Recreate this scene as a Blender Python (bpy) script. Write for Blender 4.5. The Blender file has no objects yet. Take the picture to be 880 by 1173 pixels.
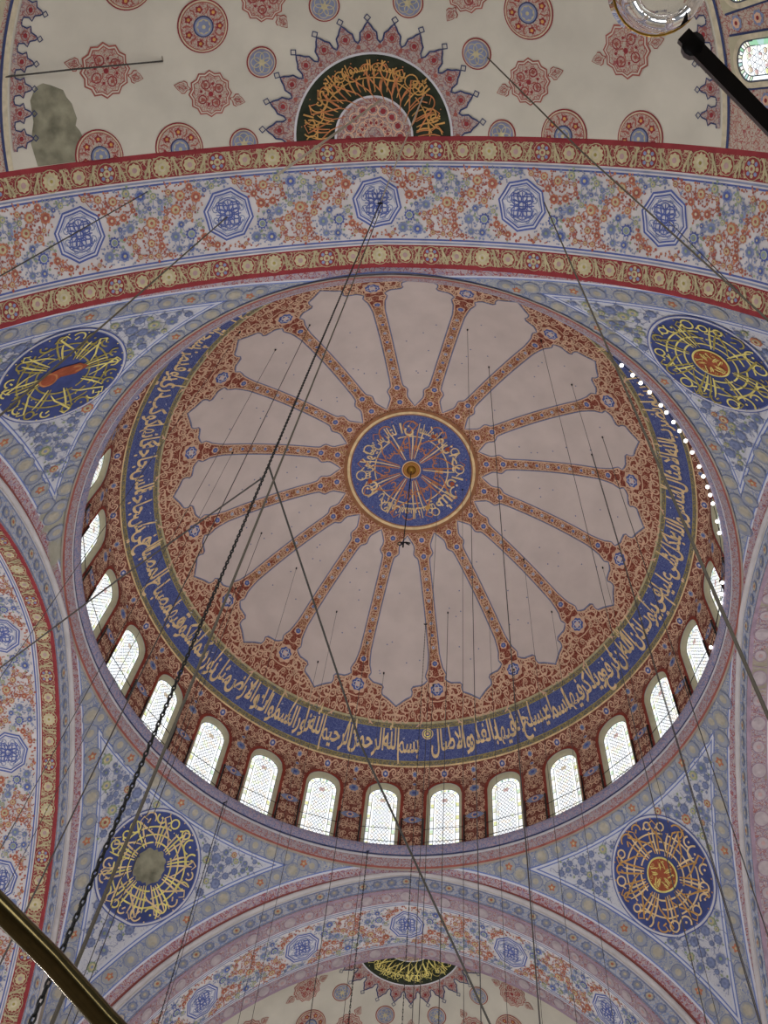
import bpy, math, random
import numpy as np
from mathutils import Vector, Matrix
from mathutils.geometry import tessellate_polygon
PI = math.pi
scene = bpy.context.scene
COL = scene.collection
rad = math.radians

# ------------------------------------------------------------------ colours and materials
LIGHT = 0.47          # share of white the interior light returns; paint tones are read against it
def lin(c):
    c = c / 255.0
    return c / 12.92 if c <= 0.04045 else ((c + 0.055) / 1.055) ** 2.4
def paint(r, g, b):
    return tuple(min(0.93, lin(x) / LIGHT) for x in (r, g, b)) + (1,)

class NT:
    def __init__(self, name):
        self.m = bpy.data.materials.new(name); self.m.use_nodes = True
        self.n = self.m.node_tree.nodes; self.l = self.m.node_tree.links
        self.b = self.n['Principled BSDF']; self.b.inputs['Roughness'].default_value = 0.85
        self.b.inputs['Specular IOR Level'].default_value = 0.15
    def add(self, t, **kw):
        nd = self.n.new(t)
        for k, v in kw.items():
            if hasattr(nd, k): setattr(nd, k, v)
            else: nd.inputs[k].default_value = v
        return nd
    def math(self, op, a, b=None, clamp=False):
        nd = self.n.new('ShaderNodeMath'); nd.operation = op; nd.use_clamp = clamp
        for i, x in enumerate((a, b)):
            if x is None: continue
            if isinstance(x, (int, float)): nd.inputs[i].default_value = x
            else: self.l.new(x, nd.inputs[i])
        return nd.outputs[0]
    def mix(self, f, a, b):
        nd = self.n.new('ShaderNodeMix'); nd.data_type = 'RGBA'
        for s, x in ((0, f), (6, a), (7, b)):
            if isinstance(x, (int, float)): nd.inputs[s].default_value = x
            elif isinstance(x, tuple): nd.inputs[s].default_value = x
            else: self.l.new(x, nd.inputs[s])
        return nd.outputs[2]
    def pos(self):
        return self.n.new('ShaderNodeNewGeometry').outputs['Position']
    def noise(self, scale, detail=2, dist=0.0, vec=None):
        nd = self.add('ShaderNodeTexNoise'); nd.inputs['Scale'].default_value = scale
        nd.inputs['Detail'].default_value = detail; nd.inputs['Distortion'].default_value = dist
        self.l.new(vec if vec is not None else self.pos(), nd.inputs['Vector'])
        return nd
    def out(self, c): self.l.new(c, self.b.inputs['Base Color'])
    def band(self, x, lo, hi):      # 1 inside lo..hi
        return self.math('MULTIPLY', self.math('GREATER_THAN', x, lo), self.math('LESS_THAN', x, hi))
    def spot(self, centre, r, rough=0.6, sc=1.2):
        d = self.n.new('ShaderNodeVectorMath'); d.operation = 'DISTANCE'
        self.l.new(self.pos(), d.inputs[0]); d.inputs[1].default_value = centre
        nz = self.noise(sc, 4).outputs['Fac']
        x = self.math('ADD', d.outputs['Value'], self.math('MULTIPLY', self.math('SUBTRACT', nz, 0.5), rough * 4))
        x = self.math('SUBTRACT', r, x)
        return self.math('MULTIPLY', x, 3.0, clamp=True)

MATS = {}
def M(name): return MATS[name]
def flat(name, rgb, var=0.10, scale=3.0):
    t = NT(name); c = paint(*rgb)
    f = t.noise(scale, 4).outputs['Fac']
    dark = tuple(x * (1 - var * 1.6) for x in c[:3]) + (1,); light = tuple(min(.95, x * (1 + var)) for x in c[:3]) + (1,)
    r = t.math('MULTIPLY', t.math('SUBTRACT', f, 0.3), 2.5, clamp=True)
    t.out(t.mix(r, dark, light)); MATS[name] = t.m; return t

def arab(name, base, line, scale=3.6, w=0.10, line2=None, w2=0.035, accent=None):
    """painted scrollwork: curling light tendrils on a darker ground"""
    t = NT(name)
    wob = t.noise(scale * 0.8, 1)
    sc = t.n.new('ShaderNodeVectorMath'); sc.operation = 'SCALE'; sc.inputs[3].default_value = 0.34
    t.l.new(wob.outputs['Color'], sc.inputs[0])
    ad = t.n.new('ShaderNodeVectorMath'); ad.operation = 'ADD'
    t.l.new(t.pos(), ad.inputs[0]); t.l.new(sc.outputs[0], ad.inputs[1])
    v = t.add('ShaderNodeTexVoronoi'); v.feature = 'DISTANCE_TO_EDGE'; v.inputs['Scale'].default_value = scale
    t.l.new(ad.outputs[0], v.inputs['Vector'])
    e = t.math('LESS_THAN', v.outputs['Distance'], w)
    n2 = t.noise(scale * 1.5, 0, 1.2).outputs['Fac']
    k = t.math('LESS_THAN', t.math('ABSOLUTE', t.math('SUBTRACT', n2, 0.5)), w2)
    f1 = t.noise(1.3, 3).outputs['Fac']
    b = paint(*base); b2 = tuple(x * .78 for x in b[:3]) + (1,)
    c = t.mix(f1, b, b2)
    if accent:
        va = t.add('ShaderNodeTexVoronoi'); va.inputs['Scale'].default_value = scale * .8
        t.l.new(t.pos(), va.inputs['Vector'])
        c = t.mix(t.math('LESS_THAN', va.outputs['Distance'], 0.26), c, paint(*accent))
    c = t.mix(k, c, paint(*(line2 or line)))
    c = t.mix(e, c, paint(*line))
    if name == 'scroll_pink':
        for ctr, r_ in (((12.6, 1.5, 32.0), 1.0), ((12.8, 4.2, 30.6), .8), ((12.4, -1.5, 32.2), .8)): c = t.mix(t.spot(ctr, r_, .5, 1.6), c, t.mix(t.noise(3, 5).outputs['Fac'], paint(88, 84, 74), paint(128, 120, 108)))
    t.out(c); MATS[name] = t.m; return t

flat('plaster', (149, 138, 134), .05, .9)
flat('plaster_side', (147, 143, 134), .06, .8)
flat('cream', (132, 127, 108), .06)
flat('tan', (158, 130, 110), .08)
flat('tanpale', (140, 132, 106), .12, 6)
flat('sand', (146, 138, 120), .12, 6)
flat('brick', (104, 46, 38), .12)
flat('red', (106, 46, 46), .14, 4)
flat('redline', (116, 66, 60), .12)
flat('crimson', (104, 40, 44), .1)
flat('blue', (62, 72, 118), .12)
flat('deepblue', (50, 58, 98), .14, 2)
flat('navy', (44, 50, 78), .1)
flat('slate', (86, 90, 112), .1)
flat('paleblue', (114, 117, 126), .1, 2)
flat('greyblue', (96, 102, 124), .12, 3)
flat('dimcream', (119, 120, 122), .1, 5)
flat('dimtan', (132, 127, 116), .1, 5)
flat('palemauve', (127, 118, 121), .1, 5)
flat('brownring', (112, 76, 54), .12)
flat('sage', (134, 126, 100), .12, 6)
flat('fadeblue', (84, 92, 118), .14, 5)
flat('white', (150, 149, 154), .08, 2)
flat('whiteband', (150, 146, 147), .07, 1.5)
flat('orange', (136, 88, 68), .14, 5)
flat('bloom', (96, 104, 130), .14, 5)
flat('green', (108, 118, 98), .14, 5)
flat('olive', (122, 112, 62), .2, 5)
flat('ochre', (146, 112, 66), .14)
flat('gold', (166, 146, 112), .14, 3)
flat('goldyellow', (170, 158, 96), .16, 3)
flat('goldred', (140, 92, 60), .2, 4)
flat('rust', (118, 62, 44), .16, 4)
flat('darkgreen', (34, 38, 30), .2)
flat('black', (34, 34, 38), .1)
flat('mauve', (112, 96, 108), .12)
flat('rose', (130, 108, 108), .1, 4)
flat('cement', (100, 98, 84), .3, 2.2)
flat('stone', (120, 112, 104), .2, .6)
arab('scroll_red', (96, 44, 36), (126, 84, 70), 4.2, .028, (134, 92, 76), .018)
arab('scroll_drum', (88, 44, 38), (118, 82, 72), 5.0, .03, (124, 88, 76), .02)
arab('scroll_rib', (104, 54, 42), (150, 120, 102), 6.5, .055, (150, 128, 88), .03)
arab('scroll_gold', (88, 82, 62), (118, 106, 70), 6.0, .06, (70, 72, 84), .06)
arab('scroll_lace', (134, 122, 116), (108, 70, 70), 6.5, .06, (98, 86, 94), .04)
arab('scroll_cream', (140, 131, 121), (116, 66, 66), 7.0, .045, (124, 88, 78), .03)
arab('scroll_border', (104, 44, 48), (132, 122, 98), 5.6, .06, (120, 100, 82), .04)
tp = arab('scroll_pink', (130, 120, 122), (112, 74, 74), 6.5, .055, (98, 92, 108), .045)
arab('scroll_ledge', (118, 116, 132), (88, 90, 116), 7.0, .07, (130, 106, 110), .05)
arab('scroll_sky', (112, 122, 142), (132, 138, 156), 3.4, .07, (88, 102, 138), .035, None)
arab('scroll_frieze', (144, 148, 158), (104, 116, 144), 4.2, .05, (140, 132, 122), .04)
arab('scroll_field', (152, 150, 160), (116, 112, 124), 5.0, .04, (128, 126, 142), .03)
arab('scroll_blue', (52, 60, 104), (66, 74, 112), 7, .05, (84, 90, 120), .04)

def metal(name, rgb, rough, met=1.0):
    t = NT(name); c = tuple(lin(x) for x in rgb) + (1,)
    f = t.noise(60, 4).outputs['Fac']
    t.out(t.mix(f, c, tuple(x * .55 for x in c[:3]) + (1,)))
    t.b.inputs['Metallic'].default_value = met; t.b.inputs['Roughness'].default_value = rough
    t.b.inputs['Specular IOR Level'].default_value = .5
    MATS[name] = t.m
metal('iron', (50, 50, 50), .5, .6)
metal('rope', (92, 84, 72), .8, 0)
metal('cord', (70, 66, 62), .7, 0)
metal('ropepale', (176, 164, 146), .7, 0)
metal('wire', (84, 78, 76), .6, .3)
metal('brass', (104, 92, 60), .16)
metal('blackiron', (22, 22, 24), .45, .5)
metal('gilt', (190, 150, 70), .3)
t = NT('glass'); t.b.inputs['Transmission Weight'].default_value = 1; t.b.inputs['Roughness'].default_value = .02
t.b.inputs['Base Color'].default_value = (.97, .97, .95, 1); t.b.inputs['IOR'].default_value = 1.45; t.b.inputs['Specular IOR Level'].default_value = .5
MATS['glass'] = t.m
def emit(name, cols, strength, scale=4.5):
    t = NT(name)
    v = t.add('ShaderNodeTexVoronoi'); v.inputs['Scale'].default_value = scale; t.l.new(t.pos(), v.inputs['Vector'])
    sep = t.n.new('ShaderNodeSeparateColor'); t.l.new(v.outputs['Color'], sep.inputs[0])
    r = t.n.new('ShaderNodeValToRGB'); r.color_ramp.interpolation = 'CONSTANT'
    els = r.color_ramp.elements
    while len(els) < len(cols): els.new(.5)
    for i, (p, c) in enumerate(cols): els[i].position = p; els[i].color = tuple(c) + (1,)
    t.l.new(sep.outputs[0], r.inputs[0])
    t.b.inputs['Base Color'].default_value = (.02, .02, .02, 1)
    t.l.new(r.outputs[0], t.b.inputs['Emission Color']); t.b.inputs['Emission Strength'].default_value = strength
    t.m.cycles.emission_sampling = 'FRONT_BACK' if False else 'AUTO'
    MATS[name] = t.m
emit('daylight_pane', [(0, (.93, .96, 1)), (.55, (1, .93, .84)), (.70, (.88, .95, 1)), (.88, (.93, 1, .80))], 1.42, 6)
emit('pane_yellow', [(0, (.95, .95, .45)), (.4, (.9, .92, .75)), (.7, (.75, .95, .7))], 1.0)
emit('pane_green', [(0, (.45, .85, .55)), (.5, (.6, .9, .85))], .9)
emit('pane_pink', [(0, (.9, .62, .60)), (.5, (.95, .8, .6))], .85)
emit('bulb_light', [(0, (1, .97, .9)), (.5, (1, .97, .9))], 4.0)
MATS['lead'] = flat('lead', (112, 110, 108), .1).m
MATS['leaddark'] = flat('leaddark', (60, 62, 70), .1).m

# ------------------------------------------------------------------ mesh building
class St:
    """flat stamp: painted shapes in a local plane, h = layer height"""
    def __init__(s): s.v = []; s.h = []; s.t = []; s.m = []; s._a = None
    def tri(s, vs, ts, m, h):
        o = len(s.v); s.v += [tuple(p) for p in vs]; s.h += [h] * len(vs)
        s.t += [(a + o, b + o, c + o) for a, b, c in ts]; s.m += [m] * len(ts); s._a = None; return s
    def fan(s, pts, m, h, c=None):
        n = len(pts)
        if c is None: c = (sum(p[0] for p in pts) / n, sum(p[1] for p in pts) / n)
        return s.tri([c] + list(pts), [(0, i + 1, (i + 1) % n + 1) for i in range(n)], m, h)
    def poly(s, pts, m, h):
        ts = tessellate_polygon([[Vector((p[0], p[1], 0)) for p in pts]])
        return s.tri(pts, ts, m, h)
    def disc(s, x, y, r, m, h, n=20):
        if r > .45: return s.rings([(r * math.cos(2 * PI * i / n), r * math.sin(2 * PI * i / n)) for i in range(n)], m, h, x, y, r)
        return s.fan([(x + r * math.cos(2 * PI * i / n), y + r * math.sin(2 * PI * i / n)) for i in range(n)], m, h, (x, y))
    def rows(s, half, y0, y1, m, h, n=16):
        # a tall shape of half width half(y), cut in rows to follow the vault
        ys = [y0 + (y1 - y0) * i / n for i in range(n + 1)]; vs = [p for y in ys for p in ((-half(y), y), (half(y), y))]
        return s.tri(vs, [t for i in range(n) for t in ((2 * i, 2 * i + 1, 2 * i + 3), (2 * i, 2 * i + 3, 2 * i + 2))], m, h)
    def rings(s, pts, m, h, x=0, y=0, r=None):
        # outline about (x, y) filled with concentric rings so that it can follow a curved vault
        r = r or max(math.hypot(*p) for p in pts); k = max(2, int(r / .22)); n = len(pts)
        vs = [(x, y)] + [(x + p[0] * j / k, y + p[1] * j / k) for j in range(1, k + 1) for p in pts]
        ts = [(0, 1 + i, 1 + (i + 1) % n) for i in range(n)]
        for j in range(k - 1):
            a = 1 + j * n
            for i in range(n): l = (i + 1) % n; ts += [(a + i, a + n + i, a + n + l), (a + i, a + n + l, a + l)]
        return s.tri(vs, ts, m, h)
    def wavy(s, x, y, r, amp, k, m, h, ph=0, n=None):
        n = n or k * 4
        return s.fan([(x + r * (1 + amp * math.cos(k * a + ph)) * math.cos(a), y + r * (1 + amp * math.cos(k * a + ph)) * math.sin(a)) for a in [2 * PI * i / n for i in range(n)]], m, h, (x, y))
    def rib(s, pts, w, m, h, closed=False):
        P = [Vector(p) for p in pts]; n = len(P); L = []; R = []
        ws = w if isinstance(w, (list, tuple)) else [w] * n
        for i in range(n):
            a = P[(i - 1) % n] if (closed or i) else P[i]; b = P[(i + 1) % n] if (closed or i < n - 1) else P[i]
            d = b - a
            if d.length < 1e-9: d = Vector((1, 0))
            d.normalize(); q = Vector((-d.y, d.x)) * ws[i] / 2
            L.append(tuple(P[i] + q)); R.append(tuple(P[i] - q))
        ts = []
        for i in range(n if closed else n - 1):
            j = (i + 1) % n; ts += [(i, i + n, j + n), (i, j + n, j)]
        return s.tri(L + R, ts, m, h)
    def ring(s, x, y, r, w, m, h, n=32, a0=0, a1=2 * PI):
        full = abs(a1 - a0 - 2 * PI) < 1e-6; k = n if full else n + 1
        return s.rib([(x + r * math.cos(a0 + (a1 - a0) * i / n), y + r * math.sin(a0 + (a1 - a0) * i / n)) for i in range(k)], w, m, h, full)
    def put(s, o, x=0, y=0, rot=0, sc=1, sx=1, dh=0):
        c, q = math.cos(rot), math.sin(rot)
        vs = [(x + sc * (c * a * sx - q * b), y + sc * (q * a * sx + c * b)) for a, b in o.v]
        k = len(s.v); s.v += vs; s.h += [hh + dh for hh in o.h]
        s.t += [(a + k, b + k, c2 + k) for a, b, c2 in o.t]; s.m += o.m; s._a = None; return s
    def arr(s):
        if s._a is None:
            ms = sorted(set(s.m)); ix = {m: i for i, m in enumerate(ms)}
            s._a = (np.array(s.v, float).reshape(-1, 2), np.array(s.h, float), np.array(s.t, int).reshape(-1, 3), np.array([ix[m] for m in s.m]), ms)
        return s._a

class MB:
    def __init__(s): s.V = []; s.T = []; s.I = []; s.n = 0; s.ms = []; s.S = []
    def mi(s, m):
        if m not in s.ms: s.ms.append(m)
        return s.ms.index(m)
    def add(s, V, T, m, smooth=True):
        V = np.asarray(V, float).reshape(-1, 3); T = np.asarray(T, int).reshape(-1, 3)
        s.V.append(V); s.T.append(T + s.n); s.n += len(V)
        s.I.append(np.full(len(T), s.mi(m)) if isinstance(m, str) else m); s.S.append(np.full(len(T), smooth)); return s
    def stamp(s, st, f, x=0, y=0, rot=0, sc=1, sx=1, h0=0.012, keep=None):
        v, h, t, m, ms = st.arr()
        c, q = math.cos(rot), math.sin(rot)
        a = x + sc * (c * v[:, 0] * sx - q * v[:, 1]); b = y + sc * (q * v[:, 0] * sx + c * v[:, 1])
        if keep is not None:
            ok = keep(a, b)
            sel = ok[t].all(1); t = t[sel]; m = m[sel]
            if not len(t): return s
        P = f(a, b, h0 + h * 0.008)
        mp = np.array([s.mi(k) for k in ms])
        return s.add(P, t, mp[m], False)
    def grid(s, f, us, vs, m, flip=False):
        """f(U,V)->xyz ; m: name or function(iu,iv)->name"""
        U, V = np.meshgrid(us, vs, indexing='ij'); P = f(U.ravel(), V.ravel())
        nu, nv = len(us), len(vs); i, j = np.meshgrid(np.arange(nu - 1), np.arange(nv - 1), indexing='ij'); i = i.ravel(); j = j.ravel()
        a = i * nv + j; b = a + nv; c = b + 1; d = a + 1
        T = np.concatenate([np.stack([a, b, c], 1), np.stack([a, c, d], 1)])
        if flip: T = T[:, ::-1]
        if isinstance(m, str): return s.add(P, T, m)
        mm = np.array([s.mi(m(int(x), int(y))) for x, y in zip(i, j)])
        return s.add(P, T, np.concatenate([mm, mm]))
    def tube(s, pts, r, m, n=8, closed=False, caps=True):
        P = [Vector(p) for p in pts]; N = len(P); rr = r if isinstance(r, (list, tuple)) else [r] * N
        V = []; up = None
        for i in range(N):
            a = P[(i - 1) % N] if (closed or i) else P[i]; b = P[(i + 1) % N] if (closed or i < N - 1) else P[i]
            d = (b - a).normalized()
            if up is None: up = d.orthogonal().normalized()
            up = (up - d * up.dot(d)).normalized(); w = d.cross(up)
            for k in range(n):
                an = 2 * PI * k / n; V.append(P[i] + (up * math.cos(an) + w * math.sin(an)) * rr[i])
        T = []
        for i in range(N if closed else N - 1):
            j = (i + 1) % N
            for k in range(n):
                l = (k + 1) % n; T += [(i * n + k, i * n + l, j * n + l), (i * n + k, j * n + l, j * n + k)]
        if caps and not closed:
            for base in (0, (N - 1) * n): T += [(base, base + k, base + k + 1) for k in range(1, n - 1)]
        return s.add([tuple(v) for v in V], T, m)
    def box(s, c, size, m, rz=0):
        x, y, z = [q / 2 for q in size]; co, si = math.cos(rz), math.sin(rz)
        V = [(c[0] + a * x * co - b * y * si, c[1] + a * x * si + b * y * co, c[2] + d * z) for a in (-1, 1) for b in (-1, 1) for d in (-1, 1)]
        Q = [(0, 1, 3, 2), (4, 6, 7, 5), (0, 4, 5, 1), (2, 3, 7, 6), (0, 2, 6, 4), (1, 5, 7, 3)]
        T = [x for a, b, c_, d in Q for x in ((a, b, c_), (a, c_, d))]
        return s.add(V, T, m, False)
    def lathe(s, prof, m, n=40, c=(0, 0, 0), closed_prof=False):
        pr = np.array(prof + ([prof[0]] if closed_prof else []), float)
        def f(U, V):
            i = V.astype(int); r = pr[i, 0]; z = pr[i, 1]
            return np.stack([c[0] + r * np.sin(U), c[1] + r * np.cos(U), c[2] + z], 1)
        return s.grid(f, np.linspace(0, 2 * PI, n + 1), np.arange(len(pr)), m)
    def build(s, name, parent=None):
        V = np.concatenate(s.V); T = np.concatenate(s.T); I = np.concatenate(s.I); S = np.concatenate(s.S)
        me = bpy.data.meshes.new(name)
        me.vertices.add(len(V)); me.vertices.foreach_set('co', V.astype(np.float32).ravel())
        me.loops.add(len(T) * 3); me.polygons.add(len(T))
        me.loops.foreach_set('vertex_index', T.astype(np.int32).ravel())
        me.polygons.foreach_set('loop_start', np.arange(0, len(T) * 3, 3, dtype=np.int32))
        me.polygons.foreach_set('loop_total', np.full(len(T), 3, np.int32))
        me.polygons.foreach_set('material_index', I.astype(np.int32))
        me.polygons.foreach_set('use_smooth', S.astype(bool))
        for m in s.ms: me.materials.append(MATS[m])
        me.update(calc_edges=True); me.validate()
        o = bpy.data.objects.new(name, me); COL.objects.link(o)
        if parent is not None: o.parent = parent; o.matrix_parent_inverse = parent.matrix_world.inverted() if False else Matrix.Translation(-Vector(parent.location))
        return o
def root(name, loc=(0, 0, 0)):
    o = bpy.data.objects.new(name, None); o.location = loc; o.empty_display_size = .2; COL.objects.link(o); return o
def tag(o, label, cat, group=None, kind=None):
    o['label'] = label; o['category'] = cat
    if group: o['group'] = group
    if kind: o['kind'] = kind
    return o
def lab(o, label): o['label'] = label; return o

# ------------------------------------------------------------------ surfaces of the building
class Rev:
    """surface of revolution whose profile is an arc centred e beyond the axis (pointed dome)"""
    def __init__(s, cx, cy, zc, R, e=0.0, facing=1): s.cx, s.cy, s.zc, s.R, s.e, s.k = cx, cy, zc, R, e, facing
    def pt(s, az, ph, h=0.0):
        r = -s.e + (s.R - h) * np.sin(np.minimum(ph, PI / 2)); z = s.zc + (s.R - h) * np.cos(np.minimum(ph, PI / 2)) - s.R * np.maximum(ph - PI / 2, 0)
        return np.stack([s.cx + r * np.sin(az), s.cy + s.k * r * np.cos(az), z], -1)
    def at(s, az0, ph0, half=False):
        def f(a, b, h):
            ph = ph0 - b / s.R; r = np.maximum(-s.e + s.R * math.sin(min(ph0, PI / 2)), .2)
            # tangent-plane offset turned back to azimuth/polar angles
            rl = np.maximum(-s.e + s.R * np.sin(np.minimum(ph0, PI / 2)), .2)
            ux = rl * 1.0 - b * math.cos(min(ph0, PI / 2)); ax = np.arctan2(a, ux); rr = np.hypot(ux, a)
            ph = np.where(ph0 < PI / 2 - .05, np.arcsin(np.clip((rr + s.e) / s.R, -1, 1)), ph)
            az = az0 + ax
            if half: az = np.clip(az, -PI / 2, PI / 2)
            return s.pt(az, ph, h)
        return f
    def polar(s, half=False):
        p0 = math.asin(s.e / s.R)
        def f(a, b, h):
            az = np.arctan2(a, b); d = np.hypot(a, b)
            if half: az = np.where(b < 0, np.sign(a) * PI / 2, az); d = np.where(b < 0, np.abs(a), d)
            return s.pt(az, p0 + d / s.R, h)
        return f
DR, DZ = 12.97, 33.4
DOME = Rev(0, 0, DZ, DR)
PH_G1 = math.asin(10.40 / DR); PH_G2 = math.asin(11.50 / DR); PH_M = math.asin(3.06 / DR)
# arches: (plane distance, radius of face line, centre offset, springing, soffit step)
NS = dict(A=12.18, rho=13.34, e=1.63, zs=20.55, d=0.96)
EW = dict(A=11.80, rho=13.345, e=1.717, zs=20.06, d=1.19)
TH = 3.65
class Arch:
    def __init__(s, side):
        s.side = side; q = NS if side in ('far', 'near') else EW
        s.__dict__.update(q); s.rs = s.rho - s.d
    def world(s, v, dep, z):
        y = s.A + dep
        if s.side == 'far': return np.stack([v, y, z], -1)
        if s.side == 'near': return np.stack([v, -y, z], -1)
        if s.side == 'left': return np.stack([-y, v, z], -1)
        return np.stack([y, v, z], -1)
    def curve(s, a, R, h=0.0):      # a: arc length from the apex measured on the soffit radius; R radius
        p0 = np.arcsin(s.e / R); ps = np.minimum(p0 + np.abs(a) / s.rs, PI / 2)
        ex = np.maximum(p0 + np.abs(a) / s.rs - PI / 2, 0) * s.rs
        v = (-s.e + (R - h) * np.sin(ps)) * np.sign(np.where(a == 0, 1, a)); z = s.zs + (R - h) * np.cos(ps) - ex
        return v, z
    def sof(s, a, w, h=0.0):        # w: depth from the dome side
        v, z = s.curve(a, s.rs, h); return s.world(v, w, z)
    def face(s, a, o, h=0.0):       # o: offset outwards from the soffit edge
        ps0 = math.asin(s.e / (s.rs + 0)); R = s.rs + o
        p0 = np.arcsin(s.e / R); ps = np.minimum(p0 + np.abs(a) / s.rs, PI / 2); ex = np.maximum(p0 + np.abs(a) / s.rs - PI / 2, 0) * s.rs
        v = (-s.e + R * np.sin(ps)) * np.sign(np.where(a == 0, 1, a)); z = s.zs + R * np.cos(ps) - ex
        return s.world(v, -h + 0 * v, z)

# pendentives
Rs, R0, ZK = 17.1, 11.75, 33.58
ZP = ZK - math.sqrt(Rs ** 2 - R0 ** 2)
def corr(x, y):
    x = np.abs(x); y = np.abs(y); r = np.hypot(x, y) + 1e-9
    s_, c_ = x / r, y / r
    tf = NS['A'] / np.maximum(c_, 1e-6); ts = EW['A'] / np.maximum(s_, 1e-6); far = tf < ts; rb = np.where(far, tf, ts)
    v = np.where(far, rb * s_, rb * c_)
    zb = np.where(far, NS['zs'] + np.sqrt(np.maximum(NS['rho'] ** 2 - (v + NS['e']) ** 2, 0)), EW['zs'] + np.sqrt(np.maximum(EW['rho'] ** 2 - (v + EW['e']) ** 2, 0)))
    zr = ZP + np.sqrt(np.maximum(Rs ** 2 - rb ** 2, 0)); t_ = np.clip((r - R0) / np.maximum(rb - R0, .05), 0, 1.0)
    return t_ ** 2 * np.clip(zb - zr, -1.2, 1.2) - 1.1 * t_ * (1 - t_) * (2 * s_ * c_) ** 2
def psurf(x, y): return ZP + np.sqrt(np.maximum(Rs ** 2 - x * x - y * y, 0)) + corr(x, y)
def pend_at(x0, y0, rot=0):
    C0 = np.array([0, 0, ZP]); P0 = np.array([x0, y0, ZP + math.sqrt(Rs ** 2 - x0 * x0 - y0 * y0)])
    n = (P0 - C0) / Rs; ea = np.cross([0, 0, 1.], n); ea = -ea / np.linalg.norm(ea); eb = np.cross(n, ea); eb = eb if eb[2] > 0 else -eb
    def f(a, b, h):
        c, q = math.cos(rot), math.sin(rot); a, b = a * c - b * q, a * q + b * c
        P = P0 + a[:, None] * ea + b[:, None] * eb; D = P - C0; D /= np.linalg.norm(D, axis=1)[:, None]
        Q = C0 + D * Rs; dz = corr(Q[:, 0], Q[:, 1]); Q = C0 + D * (Rs - h)[:, None]; Q[:, 2] += dz; return Q
    return f
def arc3(side):
    q = NS if side == 'N' else EW
    t_ = np.linspace(0, math.acos(q['e'] / q['rho']), 240); v = q['rho'] * np.cos(t_) - q['e']; z = q['zs'] + q['rho'] * np.sin(t_)
    return np.stack([v, np.full(240, q['A']), z], 1) if side == 'N' else np.stack([np.full(240, q['A']), v, z], 1)
FA, FB = arc3('N'), arc3('E')
def fields(P):
    Y = np.stack([np.abs(P[:, 0]), np.abs(P[:, 1]), P[:, 2]], 1)
    out = []
    for F in (FA, FB):
        d = np.empty(len(Y))
        for i in range(0, len(Y), 4000):
            d[i:i + 4000] = np.sqrt(((Y[i:i + 4000, None] - F[None]) ** 2).sum(2).min(1))
        out.append(d)
    r = np.hypot(Y[:, 0], Y[:, 1]); out.append(np.hypot(r - R0, ZK - Y[:, 2]))
    return out
# ------------------------------------------------------------------ Arabic lettering
_F = {'ا': 0xFE8D, 'ب': 0xFE8F, 'ة': 0xFE93, 'ت': 0xFE95, 'ث': 0xFE99, 'ج': 0xFE9D, 'ح': 0xFEA1, 'خ': 0xFEA5, 'د': 0xFEA9, 'ذ': 0xFEAB,
      'ر': 0xFEAD, 'ز': 0xFEAF, 'س': 0xFEB1, 'ش': 0xFEB5, 'ص': 0xFEB9, 'ض': 0xFEBD, 'ط': 0xFEC1, 'ظ': 0xFEC5, 'ع': 0xFEC9, 'غ': 0xFECD,
      'ف': 0xFED1, 'ق': 0xFED5, 'ك': 0xFED9, 'ل': 0xFEDD, 'م': 0xFEE1, 'ن': 0xFEE5, 'ه': 0xFEE9, 'و': 0xFEED, 'ى': 0xFEEF, 'ي': 0xFEF1, 'L': 0xFEFB}
_NJ = set('اةدذروىL')
def shape_word(w):
    if w == 'الله': return '\uFDF2'
    w = w.replace('لا', 'L'); o = []
    for i, c in enumerate(w):
        prev = i > 0 and w[i - 1] not in _NJ and w[i - 1] in _F; nxt = i < len(w) - 1 and c not in _NJ
        b = _F[c]
        if c in _NJ: k = 1 if prev else 0
        else: k = 3 if (prev and nxt) else 2 if nxt else 1 if prev else 0
        o.append(chr(b + k))
    return ''.join(reversed(o))
_wc = {}
def word_st(w, mat, bold=.012):
    """a word as a stamp: baseline at y 0, x from 0 to width"""
    if (w, mat) in _wc: return _wc[(w, mat)]
    cu = bpy.data.curves.new('lettering', 'FONT'); cu.body = shape_word(w); cu.offset = bold; cu.resolution_u = 2
    ob = bpy.data.objects.new('lettering', cu); COL.objects.link(ob); bpy.context.view_layer.update()
    me = ob.evaluated_get(bpy.context.evaluated_depsgraph_get()).to_mesh(); me.calc_loop_triangles()
    s = St(); v = [(q.co.x, q.co.y) for q in me.vertices]; x0 = min(p[0] for p in v)
    s.tri([(a - x0, b) for a, b in v], [tuple(t.vertices) for t in me.loop_triangles], mat, 1)
    wd = max(p[0] for p in v) - x0
    ob.evaluated_get(bpy.context.evaluated_depsgraph_get()).to_mesh_clear()
    bpy.data.objects.remove(ob); bpy.data.curves.remove(cu)
    _wc[(w, mat)] = (s, wd); return s, wd
VERSE = ('بسم الله الرحمن الرحيم الله نور السموات والارض مثل نوره كمشكوة فيها مصباح المصباح في زجاجة الزجاجة كانها كوكب دري يوقد من شجرة '
         'مباركة زيتونة لا شرقية ولا غربية يكاد زيتها يضي ولو لم تمسسه نار نور على نور يهدي الله لنوره من يشا ويضرب الله الامثال للناس والله بكل شي عليم '
         'في بيوت اذن الله ان ترفع ويذكر فيها اسمه يسبح له فيها بالغدو والاصال').split()
CROWN = 'ان الله يمسك السموات والارض ان تزولا ولين زالتا ان امسكهما من احد'.split()

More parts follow.
